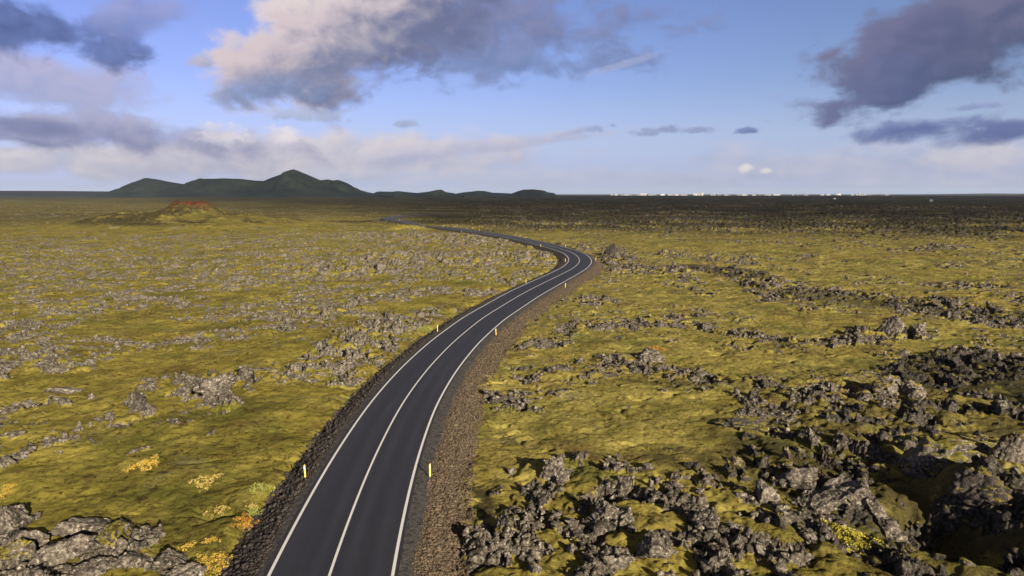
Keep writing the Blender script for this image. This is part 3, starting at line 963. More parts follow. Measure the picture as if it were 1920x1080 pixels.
def bank_stones(side, n, lo_s, hi_s, seed):
    r = np.random.default_rng(seed)
    imax = int(np.searchsorted(_ss, 250))
    i0 = int(np.searchsorted(_ss, 62))
    # denser towards the camera
    t = r.uniform(0, 1, n) ** 1.9
    i = (i0 + t * (imax - i0)).astype(int)
    u = r.uniform(-0.15, 2.9 if side > 0 else 2.6, n)
    base = SR if side > 0 else SL
    o_ = (base[i] + u) * side
    z = np.interp(u, [0, 1.4, 2.8, 4.2], [-0.135, -0.6, -1.1, -1.75]) if side > 0 else np.interp(u, [0, 1.2, 2.4, 3.6], [-0.115, -0.62, -1.2, -1.75])
    x, y = RX[i] + NX[i] * o_ + TX[i] * r.uniform(-.25, .25, n), RY[i] + NY[i] * o_ + TY[i] * r.uniform(-.25, .25, n)
    tz, _ = terrain(x, y)
    keep = z > tz - 0.35
    z = np.maximum(z, tz - 0.03)
    s = r.uniform(lo_s, hi_s, n) * (0.6 + 0.4 * (u > 0.3)) * (1 + 0.6 * (r.uniform(0, 1, n) > 0.93))
    return x[keep], y[keep], (z + s * 0.1)[keep], s[keep]


def stone_mat(name, c1, c2):
    m, k, b = new_mat(name)
    geo = k.n.new('ShaderNodeNewGeometry')
    rp = geo.outputs['Random Per Island']
    c = k.mix(rp, c1, c2)
    c = k.mix(k.mr(k.noise(geo.outputs['Position'], 5, 4, 0.6), 0.5, 0.75, 0, 0.5), c, tuple(q * 1.7 for q in c2))
    k.l.new(c, b.inputs['Base Color'])
    return m


M_STR = stone_mat('brown_rubble_stone', (0.044, 0.032, 0.021), (0.135, 0.098, 0.062))
M_STL = stone_mat('shaded_rubble_stone', (0.020, 0.017, 0.015), (0.068, 0.056, 0.047))  # darker stone colour carries the shade of the left slope
r0 = np.random.default_rng(5)
scatter('roadside_rubble', *bank_stones(1, 24000, .05, .125, 51), T1, r0, M_STR)
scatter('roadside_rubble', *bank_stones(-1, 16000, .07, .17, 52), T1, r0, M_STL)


def zone_points(n_try, r, rmin, rmax, pw=1.0, need=0.35, half=42):
    a = r.uniform(-R(half), R(half), n_try)
    d = rmin * (rmax / rmin) ** (r.uniform(0, 1, n_try) ** pw)
    x, y = np.sin(a) * d, np.cos(a) * d
    z, at = terrain(x, y)
    keep = (at['rock'] > need)
    return x[keep], y[keep], z[keep], d[keep], at['dark'][keep], at['amount'][keep]


x, y, z, d, dk, am = zone_points(34000, r0, 28, 260, 1.0, 0.6)
s = 0.07 + 0.42 * r0.uniform(0, 1, len(x)) ** 2.6
s = s * (1 + d / 220)
s = np.minimum(s, 0.6)
b_ = dk > 0.4
scatter('lava_rubble', x[~b_], y[~b_], (z + s * .15)[~b_], s[~b_], T2, r0, M_ROCK, (1, 1, 1.0), 1.6)
scatter('lava_rubble', x[b_], y[b_], (z + s * .15)[b_], s[b_], T2, r0, M_ROCKD, (1, 1, 1.0), 1.3)


# ------------------------------------------------------------------ far hills (traced outlines, given distance and depth)
M_HILL = simple('dark_green_hillside', (0.044, 0.056, 0.036), 0.95, 0.75, 0.008)
M_PLAT = simple('dark_heath_hillside', (0.060, 0.055, 0.042), 0.95, 0.3, 0.004)


def hill(name, prof, D, mat, depth=2.6, gully=0.10, seed=1, nx=200, ny=50):
    pts = []
    for px, py in prof:
        dx, dy, dz = ray(px, py)
        pts.append((dx / dy * D, CAM_H + dz / dy * D))
    pts = np.array(pts)
    xs = np.linspace(pts[0, 0], pts[-1, 0], nx)
    hs = np.maximum(gsm(np.interp(xs, pts[:, 0], pts[:, 1]), 1), 0)
    hmax = hs.max()
    W = hmax * depth + 60
    v = np.linspace(-1, 1, ny)
    V_, X_ = np.meshgrid(v, xs, indexing='ij')
    H_ = np.broadcast_to(hs, X_.shape)
    ridge = 0.35 * W * fbm(X_, X_ * 0, (xs[-1] - xs[0]) / 4, 2, seed)
    Y_ = D + ridge + V_ * W
    fall = np.maximum(1 - np.abs(V_) ** 1.15, 0)
    n = fbm(X_, Y_, hmax * 1.2 + 30, 4, seed + 5)
    wob_ = np.abs(V_) * (1 - np.abs(V_)) * 4
    Z_ = H_ * fall * (1 + gully * 2.5 * n * wob_) - 3
    ix = np.arange(nx * ny).reshape(ny, nx)
    f = np.stack([ix[:-1, :-1], ix[:-1, 1:], ix[1:, 1:], ix[1:, :-1]], -1).reshape(-1, 4)
    return structure(link(name, npmesh(name, np.stack([X_, Y_, Z_], -1).reshape(-1, 3), f, True), mat))


hill('mountain', [(228, 367), (238, 358), (262, 344.5), (276, 337), (288, 335), (303, 336.5), (325, 341), (346, 345), (353, 346.3),
                        (362, 342), (380, 336.5), (400, 334.5), (425, 333.5), (450, 334.5), (472, 337), (495, 338.8), (508, 333),
                        (530, 325), (546, 317.5), (553, 316.5), (562, 319.5), (580, 327.5), (598, 336.5), (611, 335), (624, 338),
                        (633, 336.5), (643, 341.5), (655, 349.5), (668, 356), (690, 360.5), (720, 366)], 5200, M_HILL, 2.4, 0.40, 3, 420, 110)
hill('far_hill', [(690, 364), (702, 361), (708, 358.2), (735, 358.6), (746, 357.4), (765, 359.6), (795, 362), (810, 365)], 6000, M_HILL, 3, .1, 5)
hill('far_hill', [(768, 365), (785, 360.5), (803, 358.6), (820, 354.8), (827, 354.4), (836, 359), (850, 361), (868, 366)], 4400, M_HILL, 3, .1, 7)
hill('far_hill', [(846, 364), (868, 360), (882, 358.6), (896, 356.8), (908, 357.2), (924, 360.6), (955, 361.8), (975, 365)], 6500, M_HILL, 3, .1, 9)
hill('far_hill', [(946, 366), (962, 361), (970, 357.8), (981, 354.6), (1000, 354), (1020, 356.4), (1028, 359.8), (1038, 361), (1046, 366)], 5600, M_HILL, 3, .06, 11)
hill('far_hill', [(-700, 356), (-200, 356.5), (0, 357), (120, 357.4), (240, 358.6), (330, 360), (480, 362.2), (560, 365)], 7000, M_PLAT, 6, .04, 13)
hill('far_hill', [(1560, 365.5), (1640, 364.4), (1700, 364), (1780, 363.3), (1860, 362.2), (1900, 362.6), (2100, 362), (2600, 362), (2900, 365.5)], 12000, M_PLAT, 10, .04, 15)


# ------------------------------------------------------------------ the cloud whose shadow lies over the far plain (it hangs behind the camera)
def cloud_mat():
    m, k, b = new_mat('thin_cloud')
    b.inputs['Base Color'].default_value = (0.8, 0.8, 0.82, 1)
    t = k.n.new('ShaderNodeBsdfTransparent')
    mx = k.n.new('ShaderNodeMixShader')
    geo = k.n.new('ShaderNodeNewGeometry')
    tr = k.m('ADD', k.mr(k.attr('thick'), 0.0, 0.75, 0.82, 0.46), k.mr(k.noise(geo.outputs['Position'], 0.004, 5, 0.6), 0.3, 0.7, -0.14, 0.22))
    k.l.new(tr, mx.inputs[0])
    k.l.new(b.outputs[0], mx.inputs[1])
    k.l.new(t.outputs[0], mx.inputs[2])
    k.l.new(mx.outputs[0], k.n['Material Output'].inputs[0])
    return m


def build_cloud():
    HC = 1800.0
    k = HC / math.tan(SUN_EL)
    ox, oy = math.sin(SUN_AZ) * k, -math.cos(SUN_AZ) * k
    xs = np.arange(-9000, 10000, 55.0)
    ys = np.concatenate([np.arange(200, 1400, 25.0), np.arange(1400, 8600, 70.0)])
    Y_, X_ = np.meshgrid(ys, xs, indexing='ij')
    t = X_ / Y_
    yb = np.interp(t, [-1.5, -.75, -.58, -.45, -.33, -.15, .05, .25, .75, 1.5], [2900, 2700, 2300, 1500, 900, 640, 470, 400, 345, 320])
    m_ = np.log(Y_ / yb) * 0.9 + 0.10 + 0.30 * fbm(X_, Y_, 420, 3, 301) + 0.35 * fbm(X_, Y_, 130, 3, 305)
    m_ = np.minimum(m_, (8300 - Y_) / 600)
    m_ = np.minimum(m_, (9400 - np.abs(X_ - 400)) / 800)
    thick = np.clip(m_, 0, 1.3) / 1.3
    th_ = np.sqrt(np.clip(m_, 0, 1)) * (150 + 110 * fbm(X_, Y_, 500, 3, 309))
    top = np.stack([X_ + ox, Y_ + oy, HC + th_ * 1.3], -1).reshape(-1, 3)
    bot = np.stack([X_ + ox, Y_ + oy, HC - th_ * 0.5], -1).reshape(-1, 3)
    ix = np.arange(X_.size).reshape(X_.shape)
    f = np.stack([ix[:-1, :-1], ix[:-1, 1:], ix[1:, 1:], ix[1:, :-1]], -1).reshape(-1, 4)
    keep = (m_.ravel()[f] > 0).any(1)
    f = f[keep]
    V = np.concatenate([top, bot])  # a thin cloud: part of the sunlight comes through
    F = np.concatenate([f, f[:, ::-1] + X_.size])
    used = np.unique(F)
    mp = np.zeros(len(V), np.int64)
    mp[used] = np.arange(len(used))
    me_ = npmesh('cloud_bank', V[used], mp[F], True)
    set_attr(me_, 'thick', np.concatenate([thick.ravel(), thick.ravel()])[used])
    structure(link('cloud_bank', me_, cloud_mat()))


build_cloud()


def build_haze():
    zb, zt, h = HAZE_BASE, 330.0, 46000.0
    v = [(i * h, j * h, zt if l else zb) for l in (0, 1) for j in (-1, 1) for i in (-1, 1)]
    me_ = mesh('haze', v, [(0, 2, 3, 1), (4, 5, 7, 6), (0, 1, 5, 4), (1, 3, 7, 5), (3, 2, 6, 7), (2, 0, 4, 6)])
    m = bpy.data.materials.new('pale_air')
    m.use_nodes = True
    n = m.node_tree.nodes
    n.remove(n['Principled BSDF'])
    pv = n.new('ShaderNodeVolumePrincipled')
    pv.inputs['Color'].default_value = (0.72, 0.84, 1.0, 1)
    pv.inputs['Density'].default_value = 2.4e-5
    m.node_tree.links.new(pv.outputs[0], n['Material Output'].inputs['Volume'])
    structure(link('haze', me_, m), 'stuff')


build_haze()


# ------------------------------------------------------------------ marker posts
def build_post():
    root = empty('marker_post', (0, 0, 0))
    prof = [(0.064 * math.cos(a), 0.032 * math.sin(a) + 0.012 * math.cos(a) ** 2) for a in np.linspace(0, 2 * math.pi, 16, endpoint=False)]
    vs, fs = [], []
    lev = [(-0.25, 1.0), (0.0, 1.0), (0.5, 0.98), (0.92, 0.95), (0.965, 0.88)]
    for z_, sc_ in lev:
        for px_, py_ in prof:
            vs.append((px_ * sc_, py_ * sc_, z_ + (0.03 * px_ / 0.075 if z_ > .9 else 0)))
    n = len(prof)
    for a in range(len(lev) - 1):
        for b in range(n):
            fs.append((a * n + b, a * n + (b + 1) % n, (a + 1) * n + (b + 1) % n, (a + 1) * n + b))
    fs.append(tuple((len(lev) - 1) * n + b for b in range(n)))
    m_y = simple('yellow_post_paint', (0.80, 0.53, 0.13), 0.5, 0.08, 9)
    m_r = simple('post_reflector', (0.80, 0.78, 0.72), 0.3, 0.05, 20)
    m_c = simple('post_collar', (0.05, 0.048, 0.045), 0.8, 0.2, 12)
    link('post_body', mesh('post_body', vs, fs, True), m_y, root)

    def box(nm, cx, cy, cz, hx, hy, hz, mat):
        v = [(cx + i * hx, cy + j * hy, cz + l * hz) for l in (-1, 1) for j in (-1, 1) for i in (-1, 1)]
        return link(nm, mesh(nm, v, [(0, 2, 3, 1), (4, 5, 7, 6), (0, 1, 5, 4), (1, 3, 7, 5), (3, 2, 6, 7), (2, 0, 4, 6)]), mat, root)
    box('reflector', 0.0, -0.034, 0.76, 0.042, 0.010, 0.085, m_r)
    box('reflector', 0.0, 0.048, 0.76, 0.034, 0.010, 0.05, m_r)
    vs, fs = [], []
    for z_, rx_, ry_ in ((-0.05, .115, .075), (0.035, .105, .066), (0.05, .08, .045)):
        for a in np.linspace(0, 2 * math.pi, 12, endpoint=False):
            vs.append((rx_ * math.cos(a), ry_ * math.sin(a) + .006, z_))
    for a in range(2):
        for b in range(12):
            fs.append((a * 12 + b, a * 12 + (b + 1) % 12, (a + 1) * 12 + (b + 1) % 12, (a + 1) * 12 + b))
    link('collar', mesh('collar', vs, fs, True), m_c, root)
    return root


def copy_tree(o):
    c = o.copy()
    COL.objects.link(c)
    for ch in list(o.children):
        d_ = ch.copy()
        COL.objects.link(d_)
        d_.parent = c
    return c


POSTS = [
    ((572, 889), 'yellow marker post on the left verge nearest the camera, beside dark rubble'),
    ((806, 892), 'yellow marker post on the right shoulder nearest the camera, its shadow touching the line'),
    ((820, 620), 'yellow marker post on the left verge beside a green shrub, second from the camera'),
    ((930, 627.5), 'yellow marker post on the right brown gravel slope, second from the camera'),
    ((986, 531), 'yellow marker post on the left verge before a low moss flat, third from the camera'),
    ((1060, 536), 'yellow marker post on the right verge just before the sharp bend'),
    ((1060, 490.5), 'yellow marker post inside the sharp bend, on its left edge'),
    ((1117, 487), 'yellow marker post on the outside of the sharp bend, furthest to the right'),
    ((1014, 462), 'small marker post on the near edge of the road just past the bend'),
    ((1060.5, 462), 'small marker post on the far edge of the road just past the bend'),
    ((937, 447), 'marker post on the near edge of the far road, in front of rough lava'),
    ((975, 444), 'marker post on the far edge of the far road by dark lava'),
    ((865.4, 433.2), 'tiny marker post on the near edge where the far road thins out'),
    ((899, 433), 'tiny marker post on the far edge where the far road thins out'),
    ((831.5, 424.5), 'tiny marker post where the far road sinks behind a mossy crest'),
    ((773, 418.6), 'tiny marker post by the dark rocks where the road shows again beyond the crest'),
    ((746.5, 418), 'tiny marker post on the near edge of the last stretch of road'),
    ((749.5, 413.4), 'tiny marker post on the far edge of the last stretch of road'),
    ((724.5, 413.2), 'farthest marker post to the left, at the end of the visible road'),
]
post0 = build_post()
pp = np.array([G(*p) for p, _ in POSTS])
pz, _a = terrain(pp[:, 0], pp[:, 1])
prd = road_dist(pp[:, 0], pp[:, 1])
for i_, ((p_, lab), (x_, y_)) in enumerate(zip(POSTS, pp)):
    o = post0 if i_ == 0 else copy_tree(post0)
    j = int(np.argmin((RX - x_) ** 2 + (RY - y_) ** 2))
    e_ = prd[i_] - (SR[j] if prd[i_] > 0 else -SL[j])
    e_ = max(0.0, e_ if prd[i_] > 0 else -e_)
    zb = max(-0.10 - 0.4 * e_ + float(dip(y_)), pz[i_])
    o.location = (x_, y_, zb)
    o.rotation_euler = (R(random.uniform(-2, 2)), R(random.uniform(-3, 3)), math.atan2(TY[j], TX[j]) - math.pi / 2 + R(random.uniform(-12, 12)))
    tag(o, lab, 'marker post', 'marker posts along the road')

# ------------------------------------------------------------------ individual lava rocks
i4 = ico(4)
i5 = ico(5)


def rock_mesh(name, seed, shape, ic, planes, lo, hi, rough):
    v = ic[0] * np.array([1, 1, 1], F32)
    v = cut_stone(v, seed, planes, lo, hi, rough)
    out = []
    for p in v:
        q_ = Vector(p)
        n_ = mnoise.noise(q_ * 2.1 + Vector((seed, 3, 0))) * 0.16 + mnoise.noise(q_ * 5.3 + Vector((seed, 0, 0))) * 0.10
        n_ += mnoise.noise(q_ * 11 + Vector((0, seed, 0))) * 0.07 - abs(mnoise.noise(q_ * 4 + Vector((0, 0, seed)))) * 0.14
        cell = mnoise.voronoi(Vector((q_.x * 1.9, q_.y * 1.9, q_.z * 1.1)) + Vector((seed * 1.3, seed, 0)))[0]
        crack = max(0.0, 0.10 - (cell[1] - cell[0])) * 1.2
        step = (mnoise.cell(q_ * 2.3 + Vector((seed, seed, 0)))) * 0.07
        out.append(p * (1 + n_ - crack + step))
    v = np.array(out, F32) * np.array(shape, F32)
    return npmesh(name, v, ic[1], False)


KINDS = {
    'slab': [rock_mesh('lava_slab', 11 + s_, (1.25, .75, .42), i5, 10, .35, .8, .10) for s_ in range(3)],
    'block': [rock_mesh('lava_block', 31 + s_, (1.0, .85, .80), i5, 11, .42, .8, .14) for s_ in range(4)],
    'spike': [rock_mesh('lava_spike', 51 + s_, (.65, .55, 1.05), i5, 10, .35, .8, .22) for s_ in range(3)],
    'lump': [rock_mesh('lava_lump', 71 + s_, (1.1, .9, .7), i5, 8, .5, .9, .30) for s_ in range(3)],
}
for kk in KINDS.values():
    for m_ in kk:
        m_.materials.append(M_ROCK)
MATD = {'pale': M_ROCK, 'mossy': M_ROCKM, 'dark': M_ROCKD}
_mcache = {}


def rock(kind, look, x_, y_, z_, size, label, group=None, rz=None, stretch=(1, 1, 1), tilt=8, name=None, idx=None):
    var = KINDS[kind]
    b_i = random.randrange(len(var)) if idx is None else idx
    key = (kind, b_i, look)
    if key not in _mcache:
        m_ = var[b_i].copy()
        m_.materials.clear()
        m_.materials.append(MATD[look])
        _mcache[key] = m_
    o = link(name or {'slab': 'slab_rock', 'block': 'lava_rock', 'spike': 'spire_rock', 'lump': 'lava_boulder'}[kind], _mcache[key])
    o.location = (x_, y_, z_)
    o.scale = tuple(size * q_ for q_ in stretch)
    o.rotation_euler = (R(random.uniform(-tilt, tilt)), R(random.uniform(-tilt, tilt)), random.uniform(0, 6.28) if rz is None else R(rz))
    return tag(o, label, 'lava rock', group)


# picked out one by one: (centre of foot in the picture, width px, height px, kind, look, turn, label)
HERO = [
    (150, 1000, 100, 50, 'slab', 'pale', 10, 'long lichen-speckled boulder crowning the lower-left outcrop, tapering to the right'),
    (14, 985, 48, 48, 'block', 'pale', 70, 'upright grey block cut by the left picture edge above the lower-left outcrop'),
    (52, 1016, 62, 36, 'slab', 'pale', -15, 'broad flat slab between the upright block and the long speckled boulder'),
    (224, 995, 36, 36, 'block', 'dark', 20, 'small dark-faced rock just right of the long speckled boulder'),
    (308, 1062, 60, 36, 'block', 'pale', 5, 'pale rounded boulder with a shadow behind it, right end of the lower-left outcrop'),
    (245, 1064, 48, 44, 'slab', 'pale', 40, 'grooved tilted slab left of the pale rounded boulder in the lower left'),
    (346, 1082, 48, 34, 'block', 'pale', 0, 'outermost boulder at the bottom edge next to the yellow shrub, lower left'),
    (200, 1022, 74, 34, 'lump', 'mossy', -12, 'arched mossy rock below the long speckled boulder'),
    (118, 1052, 74, 40, 'slab', 'pale', 25, 'ribbed grey slab in the middle of the lower-left outcrop'),
    (22, 1045, 64, 44, 'lump', 'mossy', 0, 'moss-capped hump at the left edge of the lower-left outcrop'),
    (64, 963, 15, 15, 'block', 'pale', 0, 'small pale stone lying alone on moss above the lower-left outcrop'),
    (172, 1078, 56, 30, 'block', 'pale', 30, 'grey boulder at the bottom edge below the ribbed slab, lower left'),
    (1676, 628, 30, 32, 'spike', 'pale', -10, 'tall craggy lava crag with pale cut faces at the end of the second ridge'),
    (1700, 629, 28, 26, 'spike', 'dark', 40, 'dark upright crag close beside the tall pale one on the second ridge'),
    (1724, 629, 28, 18, 'slab', 'pale', 20, 'low rock leaning against the dark upright crag of the second ridge'),
    (1724, 754, 46, 36, 'spike', 'mossy', 15, 'big cracked boulder with a pale lit face beyond the tilted slabs'),
    (1668, 742, 50, 28, 'lump', 'mossy', 0, 'mossy shoulder of rock left of the big cracked boulder'),
    (1400, 806, 96, 20, 'slab', 'dark', 0, 'flat grey lava slab lying level at the edge of the dark lava, right foreground'),
    (1762, 908, 90, 44, 'lump', 'mossy', -10, 'broad rock face below a flat ledge, right foreground'),
    (1812, 858, 130, 30, 'slab', 'mossy', -5, 'long flat ledge of rock with moss on top, right foreground'),
    (1850, 985, 60, 48, 'block', 'dark', 10, 'squared dark block at the far side of the black hollow'),
    (1905, 880, 36, 46, 'spike', 'mossy', 0, 'mossy rock cut by the right picture edge above the black hollow'),
    (1215, 676, 44, 22, 'lump', 'pale', 0, 'large rough head of the long thin ridge right of the road'),
    (1148, 480, 20, 20, 'spike', 'dark', 0, 'dark shaggy spire just outside the sharp bend'),
    (1160, 486, 18, 14, 'spike', 'pale', 50, 'pale shaggy rock beside the dark spire outside the sharp bend'),
    (1440, 958, 44, 50, 'spike', 'pale', 0, 'upright knobbly rock left of the tilted slabs'),
    (1500, 922, 70, 34, 'slab', 'pale', -8, 'pale ledge just behind and left of the tilted slabs'),
    (1130, 985, 50, 40, 'block', 'pale', 20, 'grey boulder in the middle of the lava heap right of the road'),
    (1225, 1052, 70, 44, 'block', 'pale', 0, 'broad lichen-spotted boulder at the bottom right of the lava heap by the road'),
    (1040, 905, 44, 44, 'spike', 'pale', 0, 'tallest knobbly rock at the back of the lava heap by the road'),
    (1330, 1010, 40, 34, 'block', 'pale', 0, 'grey boulder on the right flank of the lava heap, below a moss pillow'),
    (950, 1010, 40, 36, 'lump', 'mossy', 0, 'mossy rock at the road side edge of the lava heap'),
    (256, 775, 20, 44, 'spike', 'dark', 0, 'dark upright rock standing at the end of a crack in the left moss'),
    (405, 748, 60, 30, 'slab', 'pale', 15, 'tilted slab at the near tip of the long grey ridge on the left'),
    (110, 740, 50, 12, 'slab', 'pale', 0, 'long low pale ledge in the moss at the far left'),
]
hx = np.array([G(h[0], h[1], -0.7) for h in HERO])
hz, _a = terrain(hx[:, 0], hx[:, 1])
for h, (x_, y_), z_ in zip(HERO, hx, hz):
    dist = math.hypot(x_, y_)
    m_per_px = math.hypot(dist, CAM_H) / FPX
    w_, hh_ = h[2] * m_per_px, h[3] * m_per_px
    var = KINDS[h[4]][0]
    nat = {'slab': (1.7, .62), 'block': (1.35, 1.05), 'spike': (.85, 1.4), 'lump': (1.6, .95)}[h[4]]
    sx, sz = w_ / nat[0], hh_ / nat[1] * 1.15
    if h[0] < 400 and h[1] > 940:
        sz *= 0.8
        z_ -= 0.12 * sz
    rock(h[4], h[5], x_, y_ + 0.3 * sx, z_ + 0.16 * sz, 1.0, h[7], None, h[6], (sx, (sx + sz) / 2, sz), 6)


# the two leaning slabs of the right foreground
def plank(name, a, b, wid, thick, seed, mat):
    a, b = Vector(a), Vector(b)
    L = (b - a).length
    xax = (b - a).normalized()
    yax = Vector((-xax.y, xax.x, 0)).normalized()
    if yax.y < 0:
        yax = -yax
    zax = xax.cross(yax)
    if zax.z < 0:
        zax = -zax
    nx_, ny_, nz_ = 36, 14, 10
    import bmesh
    bm = bmesh.new()
    bmesh.ops.create_cube(bm, size=1)
    bmesh.ops.subdivide_edges(bm, edges=bm.edges[:], cuts=23, use_grid_fill=True)
    vs = []
    for v in bm.verts:
        p = Vector((v.co.x * L, v.co.y * wid * (1 + .25 * v.co.x), v.co.z * thick))
        q_ = p * 1.1 + Vector((seed, seed * 2, 0))
        n_ = mnoise.noise_vector(q_ * .8) * 0.34 + mnoise.noise_vector(p * 2.6 + Vector((seed, 0, 0))) * 0.15 + mnoise.noise_vector(p * 7 + Vector((seed, 0, 0))) * 0.05
        p = p + n_
        v.co = a + (b - a) * .5 + xax * p.x + yax * p.y + zax * p.z
    me_ = bpy.data.meshes.new(name)
    bm.to_mesh(me_)
    bm.free()
    return link(name, me_, mat)


ap = Vector((*G(1606, 912, 0.55), 0.55))
p1 = Vector((*G(1510, 955, -0.55), -0.55))
p2 = Vector((*G(1690, 1035, -1.6), -1.6))
tag(plank('slab_rock', p1, ap, 2.1, 0.80, 3, M_ROCK), 'tilted slab with a thick lit edge, left half of the tent-shaped pair', 'lava rock')
tag(plank('slab_rock', ap + Vector((.25, .1, 0)), p2, 0.95, 0.6, 9, M_ROCK), 'narrow slab running down toward the camera, right half of the tent-shaped pair', 'lava rock')

# the rest of the larger rocks, zone by zone
AREAS = [
    (0, 14, 'in the lava heap beside the road', (.45, 1.0), 'pale'), (1, 20, 'on the near front of the lava heap', (.5, 1.2), 'pale'),
    (2, 14, 'on the back rim of the lava heap by the road', (.4, .9), 'pale'), (3, 14, 'in the lava below the tilted slabs, bottom right', (.5, 1.2), 'dark'),
    (4, 12, 'between the smooth moss and the tilted slabs', (.4, 1.1), 'mossy'), (5, 18, 'on the rough shelf behind the tilted slabs', (.5, 1.4), 'mossy'),
    (6, 14, 'around the big cracked boulder, right foreground', (.5, 1.3), 'pale'), (7, 14, 'in the black lava patch near the right edge', (.5, 1.3), 'dark'),
    (8, 18, 'in the long thin ridge crossing the right-hand moss', (.5, 1.2), 'pale'), (11, 8, 'in the broken stone line beyond the long thin ridge', (.4, .9), 'pale'),
    (12, 12, 'in the second ridge leading to the craggy crag', (.5, 1.1), 'pale'), (15, 12, 'in the black crest right of the sharp bend', (.8, 1.8), 'dark'),
    (16, 12, 'in the tall black wall of lava beyond the bend', (.9, 2.0), 'dark'), (17, 16, 'in the distant ridge running to the right edge', (.8, 1.7), 'dark'),
    (29, 16, 'in the long grey ridge left of the road', (.5, 1.2), 'pale'), (31, 8, 'where the long grey ridge meets the road bank', (.5, 1.0), 'pale'),
    (28, 8, 'among scattered stones left of the second post', (.4, .9), 'pale'), (33, 6, 'along the crack at the left picture edge', (.3, .7), 'pale'),
    (39, 8, 'in the low streak of stones across the left moss', (.4, .9), 'pale'), (41, 12, 'packed in the lower-left outcrop', (.4, .9), 'pale'),
]
rs = np.random.default_rng(77)
for zi, n_, where, (lo, hi), look in AREAS:
    pts, w_, a_, ha_ = ZON[zi]
    q_ = np.array([G(*p) for p in pts])
    cum = np.r_[0, np.cumsum(np.linalg.norm(np.diff(q_, axis=0), axis=1))]
    t_ = rs.uniform(0, cum[-1], n_)
    x_ = np.interp(t_, cum, q_[:, 0]) + rs.uniform(-.75, .75, n_) * w_ * .7
    y_ = np.interp(t_, cum, q_[:, 1]) + rs.uniform(-.75, .75, n_) * w_ * .7
    ok = np.abs(road_dist(x_, y_)) > 8.2
    x_, y_ = x_[ok], y_[ok]
    z_, at_ = terrain(x_, y_)
    for a, b, c in zip(x_, y_, z_):
        kind = ('slab', 'block', 'spike', 'lump', 'block')[rs.integers(0, 5)]
        lk = look if rs.uniform() < .65 else ('mossy', 'pale', 'dark')[rs.integers(0, 3)]
        sz = rs.uniform(lo, hi) * .62
        word = {'slab': 'flat slab', 'block': 'angular block', 'spike': 'upright spire', 'lump': 'rough boulder'}[kind]
        lw = {'pale': 'lichen-grey', 'mossy': 'moss-patched', 'dark': 'dark'}[lk]
        big = 'large' if sz > (lo + hi) * .31 else 'small'
        rock(kind, lk, a, b, c + sz * .12, sz, f'{big} {lw} {word} {where}', f'{big} {lw} {word}s {where}', None, (1, 1, rs.uniform(.7, 1.1)), 14)


# ------------------------------------------------------------------ autumn shrubs
def leaf_mat(name, c1, c2, c3):
    m, k, b = new_mat(name)
    geo = k.n.new('ShaderNodeNewGeometry')
    rp = geo.outputs['Random Per Island']
    c = k.mix(k.mr(rp, 0, .6, smooth=False), c1, c2)
    c = k.mix(k.mr(rp, .6, 1.0, smooth=False), c, c3)
    k.l.new(c, b.inputs['Base Color'])
    b.inputs['Roughness'].default_value = 0.6
    return m


LEAF = {
    'cushion': leaf_mat('cushion_leaves', (0.390, 0.338, 0.039), (0.546, 0.468, 0.065), (0.312, 0.260, 0.026)),
    'orange': leaf_mat('orange_leaves', (0.390, 0.163, 0.026), (0.494, 0.247, 0.039), (0.442, 0.325, 0.065)),
    'yellow': leaf_mat('yellow_leaves', (0.364, 0.260, 0.039), (0.520, 0.377, 0.065), (0.416, 0.195, 0.033)),
    'pale': leaf_mat('pale_yellow_leaves', (0.377, 0.299, 0.078), (0.494, 0.390, 0.117), (0.364, 0.221, 0.052)),
    'green': leaf_mat('yellow_green_leaves', (0.260, 0.273, 0.052), (0.377, 0.377, 0.091), (0.169, 0.195, 0.033)),
}
M_TWIG = simple('brown_twigs', (0.09, 0.055, 0.03), 0.9, 0.2, 8)


